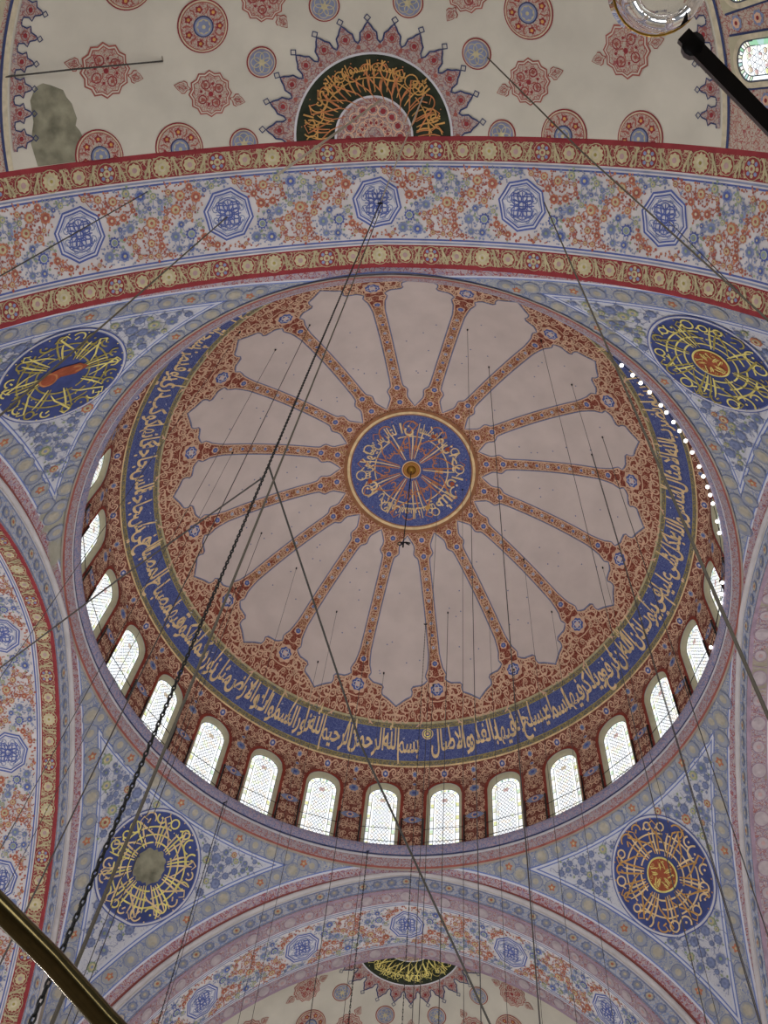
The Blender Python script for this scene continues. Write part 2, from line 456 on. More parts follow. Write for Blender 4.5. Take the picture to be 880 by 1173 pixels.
# ------------------------------------------------------------------ painted motifs
rng = random.Random(7)
def petal_rose(r, outer, mid, core, k=9, amp=.10):
    s = St(); s.wavy(0, 0, r, amp, k, outer, 1); s.wavy(0, 0, r * .68, amp * .8, k, mid, 2, PI); s.disc(0, 0, r * .30, core, 3, 10); return s
def octagon_medal():
    s = St(); R = .66
    def gon(r, k=8, am=.07, n=16): return [(r * (1 + (am if i % 2 else -am * .3)) * math.cos(2 * PI * i / n + PI / 16), r * (1 + (am if i % 2 else -am * .3)) * math.sin(2 * PI * i / n + PI / 16)) for i in range(n)]
    s.fan(gon(R * 1.06), 'white', .5, (0, 0)); s.rib(gon(R), .055, 'blue', 1, True); s.rib(gon(R * .86), .045, 'blue', 1, True); s.rib(gon(R * .78), .02, 'bloom', 1, True)
    for k in range(8):
        a = 2 * PI * k / 8; s.ring(.24 * math.cos(a), .24 * math.sin(a), .15, .035, 'blue', 1 + k % 2, 12)
        s.ring(.40 * math.cos(a + .39), .40 * math.sin(a + .39), .085, .03, 'bloom', 2, 8)
    s.ring(0, 0, .12, .035, 'blue', 2, 10)
    for k in range(-2, 3): s.rib([(k * .13, -.36), (k * .13 + .03, 0), (k * .13, .36)], .03, 'blue', 1.5); s.rib([(-.36, k * .13), (0, k * .13 - .03), (.36, k * .13)], .03, 'blue', 1.2)
    s.ring(0, 0, .44, .03, 'blue', 1, 24); return s
def border_slots():
    A = St(); A.disc(0, 0, .31, 'sage', 1, 18); A.disc(0, 0, .285, 'red', 2, 18); A.wavy(0, 0, .24, .12, 12, 'tanpale', 3); A.disc(0, 0, .12, 'sand', 4, 10); A.disc(0, 0, .05, 'olive', 5, 8)
    B = St(); B.disc(0, 0, .25, 'sage', 1, 16); B.disc(0, 0, .225, 'red', 2, 16); B.wavy(0, 0, .18, .1, 8, 'tanpale', 3); B.disc(0, 0, .08, 'rose', 4, 8)
    Cc = St(); Cc.disc(0, 0, .29, 'sage', 1, 18); Cc.disc(0, 0, .27, 'red', 2, 18)
    for k in range(8):
        a = 2 * PI * k / 8; Cc.disc(.17 * math.cos(a), .17 * math.sin(a), .055, 'bloom' if k % 2 else 'tanpale', 3, 7)
    Cc.disc(0, 0, .11, 'tanpale', 4, 9); Cc.disc(0, 0, .05, 'redline', 5, 7)
    L = St()
    for sg in (-1, 1):
        L.rib([(sg * (.03 + .05 * math.cos(q * PI)) + (q - .5) * .16, -.29 + .58 * q) for q in [i / 8 for i in range(9)]], [.02, .045, .06, .065, .06, .065, .06, .045, .02], 'sage', 3)
    L.disc(-.1, -.25, .045, 'sage', 3, 7); L.disc(.1, .25, .045, 'sage', 3, 7)
    return A, B, Cc, L
SLOT = border_slots()
def pale_slots():
    A = St(); A.ring(0, 0, .27, .035, 'mauve', 2, 18); A.disc(0, 0, .25, 'palemauve', 1, 16); A.wavy(0, 0, .17, .1, 9, 'palemauve', 3)
    B = St(); B.ring(0, 0, .22, .03, 'mauve', 2, 16); B.disc(0, 0, .2, 'palemauve', 1, 14); B.disc(0, 0, .08, 'rose', 3, 8)
    L = St(); L.rib([(-.05 + .1 * q, -.27 + .54 * q) for q in (0, .3, .6, 1)], .035, 'mauve', 2); L.rib([(.07 - .1 * q, -.27 + .54 * q) for q in (0, .3, .6, 1)], .02, 'palemauve', 2)
    return A, B, A, L
PSLOT = pale_slots()
def bloom_kinds():
    ks = {}
    for nm, (o, m, c) in dict(orange=('orange', 'tanpale', 'redline'), red=('orange', 'redline', 'sand'), blue=('bloom', 'blue', 'tanpale'), grey=('bloom', 'fadeblue', 'green'), green=('green', 'tanpale', 'bloom'), fade=('fadeblue', 'bloom', 'fadeblue')).items():
        ks[nm] = petal_rose(1, o, m, c, 8)
    b = St(); b.wavy(0, 0, 1, .16, 10, 'blue', 1); b.disc(0, 0, .68, 'white', 2, 12); b.disc(0, 0, .58, 'green', 3, 12); b.disc(0, 0, .3, 'bloom', 4, 9); ks['crown'] = b
    return ks
BK = bloom_kinds()
def leaf(m, l=.09, w=.035):
    s = St(); s.tri([(0, 0), (l / 2, w), (l, 0), (l / 2, -w)], [(0, 1, 2), (0, 2, 3)], m, 1); return s
LEAF = {m: leaf(m) for m in ('redline', 'bloom', 'green', 'greyblue', 'orange')}
def poisson(w, h, rmin, tries, seed, ok=lambda x, y: True, wrap=True, rr=(.055, .155)):
    g = random.Random(seed); P = []
    for _ in range(tries):
        x, y, r = g.uniform(0, w), g.uniform(0, h), rr[0] + (rr[1] - rr[0]) * g.random() ** .8
        if not ok(x, y, r) if ok.__code__.co_argcount == 3 else not ok(x, y): continue
        good = True
        for (a, b, q) in P:
            dx = abs(x - a); dx = min(dx, w - dx) if wrap else dx
            if dx * dx + (y - b) ** 2 < ((r + q) * rmin) ** 2: good = False; break
        if good: P.append((x, y, r))
    return P
def vine_tile(w=4.3, h=2.07, seed=3):
    """one repeat of the soffit painting: eight-pointed strapwork roundel amid red and blue flowering vines"""
    s = St(); s.put(octagon_medal(), w / 2, h / 2)
    P = poisson(w, h, 1.34, 5000, seed, lambda x, y, r: .07 + r < y < h - .07 - r and math.hypot(x - w / 2, y - h / 2) > .80 + r)
    g = random.Random(seed + 1)
    def warm(x, y): return math.sin(2 * PI * x / w * 2 + 2.2 * math.sin(2 * PI * y / h) + .6) > -.05
    for i, (x, y, r) in enumerate(P):
        wm = warm(x, y); kind = g.choice(('orange', 'orange', 'red') if wm else ('blue', 'grey', 'green', 'crown' if r > .14 else 'grey'))
        lf = ('redline', 'orange', 'redline') if wm else ('bloom', 'greyblue', 'green')
        near = sorted((((x - a) ** 2 + (y - b) ** 2), a, b) for a, b, q in P if (a, b) != (x, y) and warm(a, b) == wm)[:2]
        for d, a, b in near[:2]:
            if d < .5: s.rib([(x, y), ((x + a) / 2 + (b - y) * .18, (y + b) / 2 - (a - x) * .18), (a, b)], .02, lf[0], .5)
        s.put(BK[kind], x, y, g.uniform(0, 6), r, dh=1)
        for k in range(g.choice((3, 4, 5))):
            an = g.uniform(0, 2 * PI); s.put(LEAF[g.choice(lf)], x + (r + .015) * math.cos(an), y + (r + .015) * math.sin(an), an + g.uniform(-.6, .6), g.uniform(.7, 1.3))
    Q = []
    for _ in range(3000):
        x, y = g.uniform(0, w), g.uniform(.06, h - .06); r = g.uniform(.022, .045)
        if math.hypot(x - w / 2, y - h / 2) < .78: continue
        if all((x - a) ** 2 + (y - b) ** 2 > (q * 1.15 + r + .02) ** 2 for a, b, q in P) and all((x - a) ** 2 + (y - b) ** 2 > (.09 + r) ** 2 for a, b in Q):
            Q.append((x, y)); wm = warm(x, y); s.wavy(x, y, r, .15, 5, g.choice(('orange', 'redline') if wm else ('bloom', 'greyblue', 'green')), 1, n=10)
            an = g.uniform(0, 6.28); s.put(LEAF[('redline' if wm else 'greyblue')], x + r * math.cos(an), y + r * math.sin(an), an, .7)
    return s
TILE = vine_tile()
def cartouche(Rb=.60, sx=1.0):
    s = St(); k = 12
    def out(r): return [(r * (1 + .07 * abs(math.sin(k * a / 2)) ** .6) * math.cos(a) * sx, r * (1 + .07 * abs(math.sin(k * a / 2)) ** .6) * math.sin(a)) for a in [2 * PI * (i + .5) / 96 for i in range(96)]]
    def star(r, am=.13, n=24): return [(r * (1 + (am if i % 2 else 0)) * math.cos(2 * PI * i / n) * sx, r * (1 + (am if i % 2 else 0)) * math.sin(2 * PI * i / n)) for i in range(n)]
    s.fan(star(Rb), 'redline', 1, (0, 0)); s.fan(star(Rb * .93), 'plaster_side', 1.6, (0, 0)); s.fan(star(Rb * .87), 'redline', 2.2, (0, 0)); s.fan(star(Rb * .82), 'scroll_cream', 3, (0, 0))
    for q in range(4):
        a = 2 * PI * q / 4 + PI / 4; x, y = .30 * math.cos(a) * Rb / .6, .30 * math.sin(a) * Rb / .6
        s.ring(x, y, .12 * Rb / .6, .03, 'crimson', 4, 12); s.disc(x, y, .05, 'redline', 4, 8)
        s.rib([(x * .3, y * .3), (x * .6 + y * .3, y * .6 - x * .3), (x * 1.5, y * 1.5)], .03, 'redline', 4)
    for q in range(4):
        a = 2 * PI * q / 4; s.disc(.30 * Rb / .6 * math.cos(a), .30 * Rb / .6 * math.sin(a), .04, 'crimson', 4, 7)
    s.disc(0, 0, .07, 'crimson', 5, 9)
    for sg in (-1, 1):     # the two pendants of the cartouche
        def T(pts, f=1.0, cx=.27): return [(sg * ((x - cx) * f + cx + Rb * sx * 1.02), y * f) for x, y in pts]
        pd = [(0, .02), (.08, .05), (.13, .15), (.22, .17), (.27, .12), (.33, .10), (.46, 0), (.33, -.10), (.27, -.12), (.22, -.17), (.13, -.15), (.08, -.05), (0, -.02)]
        s.poly(T(pd), 'redline', 1); s.poly(T(pd, .84), 'plaster_side', 2); s.poly(T(pd, .72), 'scroll_cream', 3); s.rib(T([(.10, 0), (.20, .05), (.36, 0), (.20, -.05)], .9), .022, 'redline', 4, True)
    return s
def ring_roundel():
    s = St(); s.disc(0, 0, .67, 'crimson', 1, 36); s.disc(0, 0, .635, 'sand', 2, 36); s.disc(0, 0, .60, 'redline', 3, 36); s.disc(0, 0, .575, 'scroll_cream', 4, 36)
    for k in range(7):
        a = 2 * PI * k / 7; x, y = .43 * math.cos(a), .43 * math.sin(a)
        s.wavy(x, y, .09, .2, 5, 'crimson', 5); s.disc(x, y, .045, 'ochre', 6, 7)
        a += PI / 7; s.rib([(.33 * math.cos(a), .33 * math.sin(a)), (.45 * math.cos(a + .1), .45 * math.sin(a + .1)), (.54 * math.cos(a), .54 * math.sin(a))], .04, 'redline', 5)
    s.disc(0, 0, .27, 'navy', 5, 24); s.disc(0, 0, .235, 'greyblue', 6, 24); s.disc(0, 0, .19, 'tanpale', 7, 20); s.wavy(0, 0, .16, .12, 8, 'greyblue', 8); s.disc(0, 0, .05, 'tanpale', 9, 8); return s
def lattice_roundel():
    s = St(); s.disc(0, 0, .405, 'crimson', 1, 28); s.disc(0, 0, .37, 'sand', 2, 28); s.disc(0, 0, .345, 'mauve', 3, 28); s.disc(0, 0, .325, 'greyblue', 4, 28)
    for k in range(6):
        a = 2 * PI * k / 6; s.ring(.16 * math.cos(a), .16 * math.sin(a), .13, .022, 'tanpale', 5 + k % 2, 12)
    s.wavy(0, 0, .09, .2, 6, 'tanpale', 6); return s
CART, CART_S, RINGR, LATR = cartouche(), cartouche(.53), ring_roundel(), lattice_roundel()

def calligraphy_ring(Ri, Ro, seed, mats=('gold', 'goldyellow'), bundles=7, arcs=(.42, .60), lw=.045, density=14):
    """gold script turned round a roundel: shafts towards the middle, bowls and loops at the rim, sweeping arcs across"""
    g = random.Random(seed); s = St(); R = Ro
    m0, m1 = mats
    for f in arcs:
        a = 0
        while a < 2 * PI - .2:
            l = g.uniform(.7, 1.5); s.ring(0, 0, R * f, lw, m0, 1, int(10 + l * 10), a, min(a + l, 2 * PI)); a += l + g.uniform(.05, .2)
    for b in range(bundles):
        a0 = 2 * PI * (b + g.uniform(-.08, .08)) / bundles; n = g.choice((2, 3, 3, 4))
        for k in range(n):
            a = a0 + (k - n / 2) * .115; r0 = Ri + .05 + g.uniform(0, .08); r1 = R * g.uniform(.72, .9)
            s.rib([((r0 + (r1 - r0) * q) * math.cos(a + .03 * math.sin(3 * q)), (r0 + (r1 - r0) * q) * math.sin(a + .03 * math.sin(3 * q))) for q in (0, .25, .5, .75, 1)], [lw * .6, lw, lw * 1.2, lw * 1.1, lw * .5], m0 if k % 2 else m1, 1.5 + .3 * k)
        a = a0 + .5 * 2 * PI / bundles
        s.rib([(R * q * math.cos(a + w), R * q * math.sin(a + w)) for q, w in ((.45, -.25), (.58, -.05), (.68, .12), (.86, .28), (.92, .18), (.84, .1))], [lw * .5, lw, lw * 1.2, lw * 1.2, lw, lw * .5], m1, 2.2)
    for k in range(density):
        a = 2 * PI * (k + g.uniform(-.2, .2)) / density; r = R * g.uniform(.80, .86); q = R * g.uniform(.06, .10); x, y = r * math.cos(a), r * math.sin(a)
        t_ = g.choice((0, 1, 2))
        if t_ == 0: s.ring(x, y, q, lw, m0, 2, 14); s.rib([(x - q * math.sin(a), y + q * math.cos(a)), (x + q * 1.8 * math.cos(a + 2), y + q * 1.8 * math.sin(a + 2))], lw, m0, 2)
        elif t_ == 1: s.ring(x, y, q * 1.2, lw, m1, 2, 12, a - 2.2, a + 1.2); s.rib([(x, y), (x + q * math.cos(a + 2.4), y + q * math.sin(a + 2.4))], lw, m1, 2)
        else: s.ring(x, y, q * 1.4, lw * 1.1, m0, 2, 14, a + .8, a + 4.0); s.disc(x, y, lw * .8, m0, 2, 6)
        if g.random() < .8: s.disc(R * .95 * math.cos(a + .2), R * .95 * math.sin(a + .2), lw * .55, m1, 2, 5)
        if g.random() < .6: s.disc(R * g.uniform(.5, .75) * math.cos(a + .25), R * g.uniform(.5, .75) * math.sin(a + .25), lw * .5, m1, 2, 5)
    return s
def word_ring(words, r, size, mat, a0=0, inward=False, gap=.10, total=2 * PI):
    s = St(); ws = [word_st(w, mat, .016) for w in words]; W = sum(w for _, w in ws) * size; ang = total / len(ws)
    for i, (st, wd) in enumerate(ws):
        a = a0 + i * ang; f = min(size, ang * r * .98 / wd)
        vs, hs, ts, ms, mm = st.arr()
        # bend the word round the circle, tops towards the rim, read right to left
        th = a + (wd / 2 - vs[:, 0]) * f / r; rr = r + (vs[:, 1] - .3) * size * (1 if not inward else -1)
        s.tri([(q * math.cos(t_), q * math.sin(t_)) for q, t_ in zip(rr, th)], [tuple(x) for x in ts], mat, 3)
    return s

# ================================================================== THE SETTING
def curl(r=.16, m='tan', w=.052, turns=1.1, sg=1):
    s = St(); pts = [(-r * 2.0, -r * .9 * sg), (-r * 1.2, -r * 1.05 * sg)]
    for i in range(13):
        q = i / 12; a = -PI / 2 + q * turns * 2 * PI; rr = r * (1 - .72 * q); pts.append((rr * math.cos(a), rr * math.sin(a) * sg))
    s.rib(pts, [w * .5, w * .9] + [w * (1.1 - .5 * i / 12) for i in range(13)], m, 1); s.disc(pts[-1][0], pts[-1][1], w * .8, m, 1, 6)
    s.tri([(-r * 1.2, -r * 1.0 * sg), (-r * .9, -r * 1.7 * sg), (-r * .5, -r * 1.05 * sg)], [(0, 1, 2)], m, 1); return s
CURL = [curl(), curl(sg=-1), curl(.13, 'tan', .046, 1.2)]
def scatter_mirror(b, f, inside, w, h0_, h1_, seed, n=1500, rr=(.13, .2), hl=.014):
    g = random.Random(seed); P = []
    for _ in range(n):
        x, y, r = g.uniform(.05, w), g.uniform(h0_, h1_), g.uniform(*rr)
        if inside(x, y, r) and all((x - a) ** 2 + (y - c) ** 2 > ((r + q) * .84) ** 2 for a, c, q in P): P.append((x, y, r))
    for x, y, r in P:
        st = g.choice(CURL); rot = g.uniform(0, 2 * PI)
        for sx in (1, -1): b.stamp(st, f, sx * x, y, rot if sx > 0 else PI - rot, r / .16, 1 if sx > 0 else 1, h0=hl) if sx > 0 else b.stamp(MIR[id(st)], f, -x, y, -rot, r / .16, h0=hl)
MIR = {}
for c_ in CURL:
    m_ = St(); m_.tri([(-a, q) for a, q in c_.v], c_.t, 'tan', 1); MIR[id(c_)] = m_
# ---- main dome
dome = tag(root('ceiling', (0, 0, 33.4)), 'great painted main dome with sixteen plaster gores between scrollwork ribs', 'dome', kind='structure')
RIB0 = 6.6; SEC = 22.5
RR = [3.24, 3.40, 3.55, 3.70, 3.85, 3.98, 4.10, 4.20, 4.28, 4.36] + list(np.arange(4.6, 8.5, .3)) + [8.55, 8.72, 8.85, 8.97, 9.06, 9.12, 9.20, 9.26, 9.30, 9.38, 9.46, 9.54, 9.62, 9.70, 9.80, 9.93]
def halfw(r):
    xs = [3.24, 3.45, 3.70, 3.86, 4.08, 4.18, 4.30, 4.6, 6.5, 8.3, 8.72, 8.95, 9.12, 9.20, 9.27, 9.29, 9.36, 9.50, 9.62, 9.72, 9.93]
    av = [.0, .16, .33, .36, .33, .40, None, None, None, None, None, None, 1.37, 1.25, 1.10, .74, .63, .72, .66, .38, .0]
    rl = {4.30: .28, 4.6: .26, 6.5: .25, 8.3: .26, 8.72: .36, 8.95: .50}
    ys = [a if a is not None else x * rad(11.25) - rl[x] for a, x in zip(av, xs)]
    return float(np.interp(r, xs, ys))
b = MB()
ph = list(np.linspace(PH_M * .9, PH_G1, 46))
b.grid(lambda U, V: DOME.pt(U, V), np.linspace(0, 2 * PI, 193), ph, lambda i, j: 'scroll_rib' if ph[j] < rad(40) else 'scroll_red')
ROSE9 = petal_rose(.42, 'tan', 'blue', 'tan', 8); ROSE9.ring(0, 0, .36, .04, 'tan', 2.5, 20)
for k in range(4): ROSE9.ring(.13 * math.cos(k * PI / 2), .13 * math.sin(k * PI / 2), .09, .035, 'white', 4, 9)
BUD = petal_rose(.15, 'tan', 'bloom', 'white', 6); BUDB = petal_rose(.17, 'tan', 'blue', 'bloom', 5)
SCR = St()
for sg in (-1, 1):
    SCR.rib([(sg * .02, 0), (sg * .14, .08), (sg * .19, .20), (sg * .12, .30), (sg * .05, .24)], .045, 'tan', 1)
    SCR.disc(sg * .05, .24, .035, 'tan', 1, 6)
PALM = St()
for sg in (-1, 1):
    PALM.rib([(0, -.55), (sg * .35, -.5), (sg * .62, -.25), (sg * .66, .1), (sg * .45, .35), (sg * .25, .3)], .055, 'tan', 1)
    PALM.rib([(sg * .66, .1), (sg * .9, .05), (sg * 1.0, -.2), (sg * .86, -.34), (sg * .76, -.22)], .05, 'tan', 1)
    PALM.rib([(sg * .62, -.25), (sg * 1.0, -.5), (sg * 1.45, -.45), (sg * 1.7, -.25), (sg * 1.6, -.1)], .05, 'tan', 1)
    PALM.rib([(sg * 1.45, -.45), (sg * 1.75, -.62), (sg * 2.0, -.6)], .045, 'tan', 1)
    PALM.rib([(0, .58), (sg * .2, .66), (sg * .26, .84), (sg * .1, .95)], .045, 'tan', 1)
for k in range(16):
    az = rad(RIB0 + SEC * k)
    b.stamp(PALM, DOME.at(az, math.asin(9.42 / DR)), h0=.01)
    b.stamp(ROSE9, DOME.at(az, math.asin(9.42 / DR)), h0=.015)
    b.stamp(BUDB, DOME.at(az, math.asin(8.55 / DR)), h0=.015)
    for i, rr in enumerate(np.arange(4.75, 8.4, .46)):
        b.stamp(BUD if i % 2 else BUDB, DOME.at(az, math.asin(rr / DR)), sc=.72 if i % 2 else .6, h0=.015); b.stamp(SCR, DOME.at(az, math.asin(rr / DR)), sc=.8, rot=0 if i % 2 else PI, h0=.012)
    for rr in (4.2, 3.45): b.stamp(BUDB, DOME.at(az, math.asin(rr / DR)), h0=.015)
    for rr, da in ((9.9, 5.0), (9.95, -5.0), (10.1, 9), (10.1, -9)): b.stamp(SCR, DOME.at(az + rad(da), math.asin(rr / DR)), rot=.6 * (1 if da > 0 else -1), sc=1.1, h0=.012)
def fr_in(x, y, r):     # x across from the rib, y polar radius
    hwp = y * rad(11.25) - halfw(y) if y < 9.93 else 9
    if x > y * rad(11.25) - .02: return False
    if math.hypot(x, y - 9.42) < .44 + r * .7 or math.hypot(x, y - 8.6) < .2 + r * .7: return False
    return x < hwp - r * .75 and y < 10.4 - r * .8
for k in range(16):
    az = rad(RIB0 + SEC * k)
    scatter_mirror(b, lambda a, y, h: DOME.pt(az + a / y, np.arcsin(y / DR), h), fr_in, 2.1, 8.6, 10.35, 4, 4000)
lab(b.build('scrollwork_ground', dome), 'brick red scrollwork of ribs and fringe with blue rosettes')
# plaster gores
for k in range(16):
    az0 = rad(RIB0 + SEC * (k + .5)); b = MB()
    hw = np.array([halfw(r) for r in RR]); rr = np.array(RR)
    def f(U, V, h=.03):
        i = V.astype(int); return DOME.pt(az0 + U * hw[i] / rr[i], np.arcsin(rr[i] / DR), h)
    b.grid(f, np.linspace(-1, 1, 9), np.arange(len(RR)), 'plaster')
    edge = [(hw[i] / rr[i], rr[i]) for i in range(len(RR))] + [(-hw[i] / rr[i], rr[i]) for i in range(len(RR) - 2, 0, -1)]
    for off, w, m, h in ((.062, .05, 'tan', .024), (0.0, .05, 'slate', .038)):
        P = [Vector((a * r, r)) for a, r in edge]; n = len(P); L = []
        for i in range(n):
            d = (P[(i + 1) % n] - P[i - 1]).normalized(); q = Vector((d.y, -d.x))
            for s_ in (off + w / 2, off - w / 2): x = P[i] + q * s_; L.append((x.x / x.y, x.y))
        V = DOME.pt(az0 + np.array([a for a, _ in L]), np.arcsin(np.array([r for _, r in L]) / DR), h)
        T = []
        for i in range(n):
            j = (i + 1) % n; T += [(2 * i, 2 * i + 1, 2 * j + 1), (2 * i, 2 * j + 1, 2 * j)]
        b.add(V, T, m, False)
    g = random.Random(k)
    for _ in range(7):
        r = g.uniform(4.8, 9); a = g.uniform(-.7, .7) * halfw(r) / r
        b.stamp(St().disc(0, 0, .035, 'slate', 1, 7), DOME.at(az0 + a, math.asin(r / DR)), h0=.032)
    b.build('plaster_gore', dome)
# inscription band
b = MB(); bw = PH_G2 - PH_G1
edges = [PH_G1 - .004, PH_G1 + .004, PH_G1 + bw * .12, PH_G1 + bw * .135, PH_G2 - bw * .135, PH_G2 - bw * .12, PH_G2 - .004, PH_G2 + .002]
bm_ = ['sage', 'scroll_gold', 'olive', 'scroll_blue', 'olive', 'scroll_gold', 'gold']
ed = []; em = []
for i in range(7):
    n = 5 if i == 3 else 2
    for q in range(n): ed.append(edges[i] + (edges[i + 1] - edges[i]) * q / n); em.append(bm_[i])
ed.append(edges[-1])
b.grid(lambda U, V: DOME.pt(U, V, .02), np.linspace(0, 2 * PI, 193), ed, lambda i, j: em[j])
band = lab(b.build('inscription_band', dome), 'deep blue band with olive gold borders carrying a long gold inscription')
b = MB(); W = []; x = 0
for i, w in enumerate(VERSE):
    st, wd = word_st(w, 'gold', .020); W.append((st, x, wd, i)); x += wd * .92 + .04
tot = x; ph_lo = PH_G2 - bw * .34; LEN = rad(356.5)
for st, xr, wd, i in W:
    v, h, t_, m_, ms = st.arr()
    xx = tot - xr - wd + v[:, 0]; az = rad(1.5) - LEN * (1 - xx / tot)
    up = (v[:, 1] * 1.32 + (.10 if i % 3 == 1 else (-.02 if i % 3 == 0 else .03))) * 1.06
    b.add(DOME.pt(az, ph_lo - up / DR, .045), t_, 'gold', False)
g = random.Random(11)
for i in range(120):       # vowel marks and long upright shafts
    az = rad(1.5) - LEN * (i + g.random()) / 120
    if g.random() < .5:
        l = g.uniform(.75, 1.1); dx = g.uniform(-.08, .2); s_ = St().rib([(0, -.1), (dx * .5, l * .5), (dx, l)], [.03, .075, .06], 'gold', 1)
        b.stamp(s_, DOME.at(az, ph_lo - .03), h0=.04)
    s_ = St().rib([(0, 0), (.09, .05)], .03, 'white', 1) if g.random() < .5 else St().disc(0, 0, .035, 'white', 1, 6)
    b.stamp(s_, DOME.at(az + .01, ph_lo - g.uniform(.0, .09)), h0=.04)
s_ = St().disc(0, 0, .26, 'gold', 1, 24).disc(0, 0, .21, 'deepblue', 2, 24).disc(0, 0, .18, 'goldyellow', 3, 20).disc(0, 0, .11, 'deepblue', 4, 16).disc(0, 0, .07, 'gold', 5, 12)
b.stamp(s_, DOME.at(rad(3.6), ph_lo - .065), h0=.04)
o = b.build('lettering', band); lab(o, 'gold Arabic script running round the blue band')
# crown roundel
b = MB(); pm = [0.0, .12] + list(np.linspace(.3, 2.78, 9)) + [2.84, 2.96, 3.02, 3.12]
mm = ['gilt'] + ['scroll_blue'] * 9 + ['goldred', 'gold', 'rust', 'rust']
mm = ['scroll_blue'] * 10 + ['brownring', 'gold', 'brownring', 'brownring']
b.grid(lambda U, V: DOME.pt(U, V / DR, .05), np.linspace(0, 2 * PI, 97), pm, lambda i, j: mm[min(j, len(mm) - 1)])
crown = lab(b.build('crown_roundel', dome), 'blue roundel with gold script and brown rim at the top of the dome')
b = MB(); s_ = St()
s_.put(word_ring(CROWN, 2.12, .72, 'gold', .3)); s_.put(word_ring(CROWN[3:9], 1.25, .5, 'goldred', 1.0))
s_.put(calligraphy_ring(.45, 2.72, 5, ('gold', 'goldred'), 9, (.62,), .055, 12))
for a, m in ((.35, 'rust'), (-.55, 'rust'), (2.9, 'rust'), (-1.0, 'rust'), (1.2, 'ochre')): s_.put(St().poly([(0, .16), (.12, -.02), (.06, -.12), (-.06, -.12), (-.12, -.02)], m, 5), 2.0 * math.cos(a), 2.0 * math.sin(a), a)
def crown_map(a_, b_, h): return DOME.pt(np.arctan2(a_, b_), np.hypot(a_, b_) / DR, h + .04)
b.stamp(s_, crown_map, h0=.02); lab(b.build('lettering', crown), 'gold and red script circling the crown')
b = MB(); s_ = St().disc(0, 0, .44, 'gold', 1, 32).disc(0, 0, .40, 'rust', 2, 32).disc(0, 0, .35, 'gilt', 3, 32).disc(0, 0, .29, 'rust', 4, 28).disc(0, 0, .26, 'ochre', 5, 28)
for k in range(8): s_.disc(.17 * math.cos(k * PI / 4), .17 * math.sin(k * PI / 4), .045, 'rust', 6, 8)
b.stamp(s_, crown_map, h0=.05)
b.lathe([(.24, 46.30), (.22, 46.18), (.12, 46.12), (.05, 46.06), (.0, 46.05)], 'gilt', 24)
lab(b.build('boss', crown), 'small gilt boss at the middle of the crown roundel')
b = MB(); b.grid(lambda U, V: DOME.pt(U, V, -.35), np.linspace(0, 2 * PI, 65), np.linspace(0, PH_G2 + .02, 20), 'stone'); b.build('outer_shell', dome)

# ---- drum with window openings
NW = 28; WAZ = 0.6; BAY = 2 * PI / NW; RW = 11.85; RG = 12.15
drum = tag(root('wall_drum', (0, 0, 34.2)), 'brick red scrollwork drum wall under the dome pierced by a ring of arched windows', 'wall', kind='structure')
HW, ZSP, ZTOP = .77, 37.85, 38.66
def arch_top(x, hw, zsp, ztop): return zsp + (ztop - zsp) * math.sqrt(max(0, 1 - (abs(x) / hw) ** 2)) ** .92
xs = list(np.linspace(-HW, HW, 17)); bayw = BAY * RW / 2
b = MB(); zt = DZ + DR * math.cos(PH_G2) - .02
def wr(z): return np.where(z < 38.9, RW, RW - (RW - 11.5) * (np.maximum(z - 38.9, 0) / (zt - 38.9)) ** 1.3)
def cylp(x, z, r): a = x / RW; return np.stack([r * np.sin(a), r * np.cos(a), z], -1)
side_x = list(np.linspace(HW, bayw, 5)); zlo = 34.15
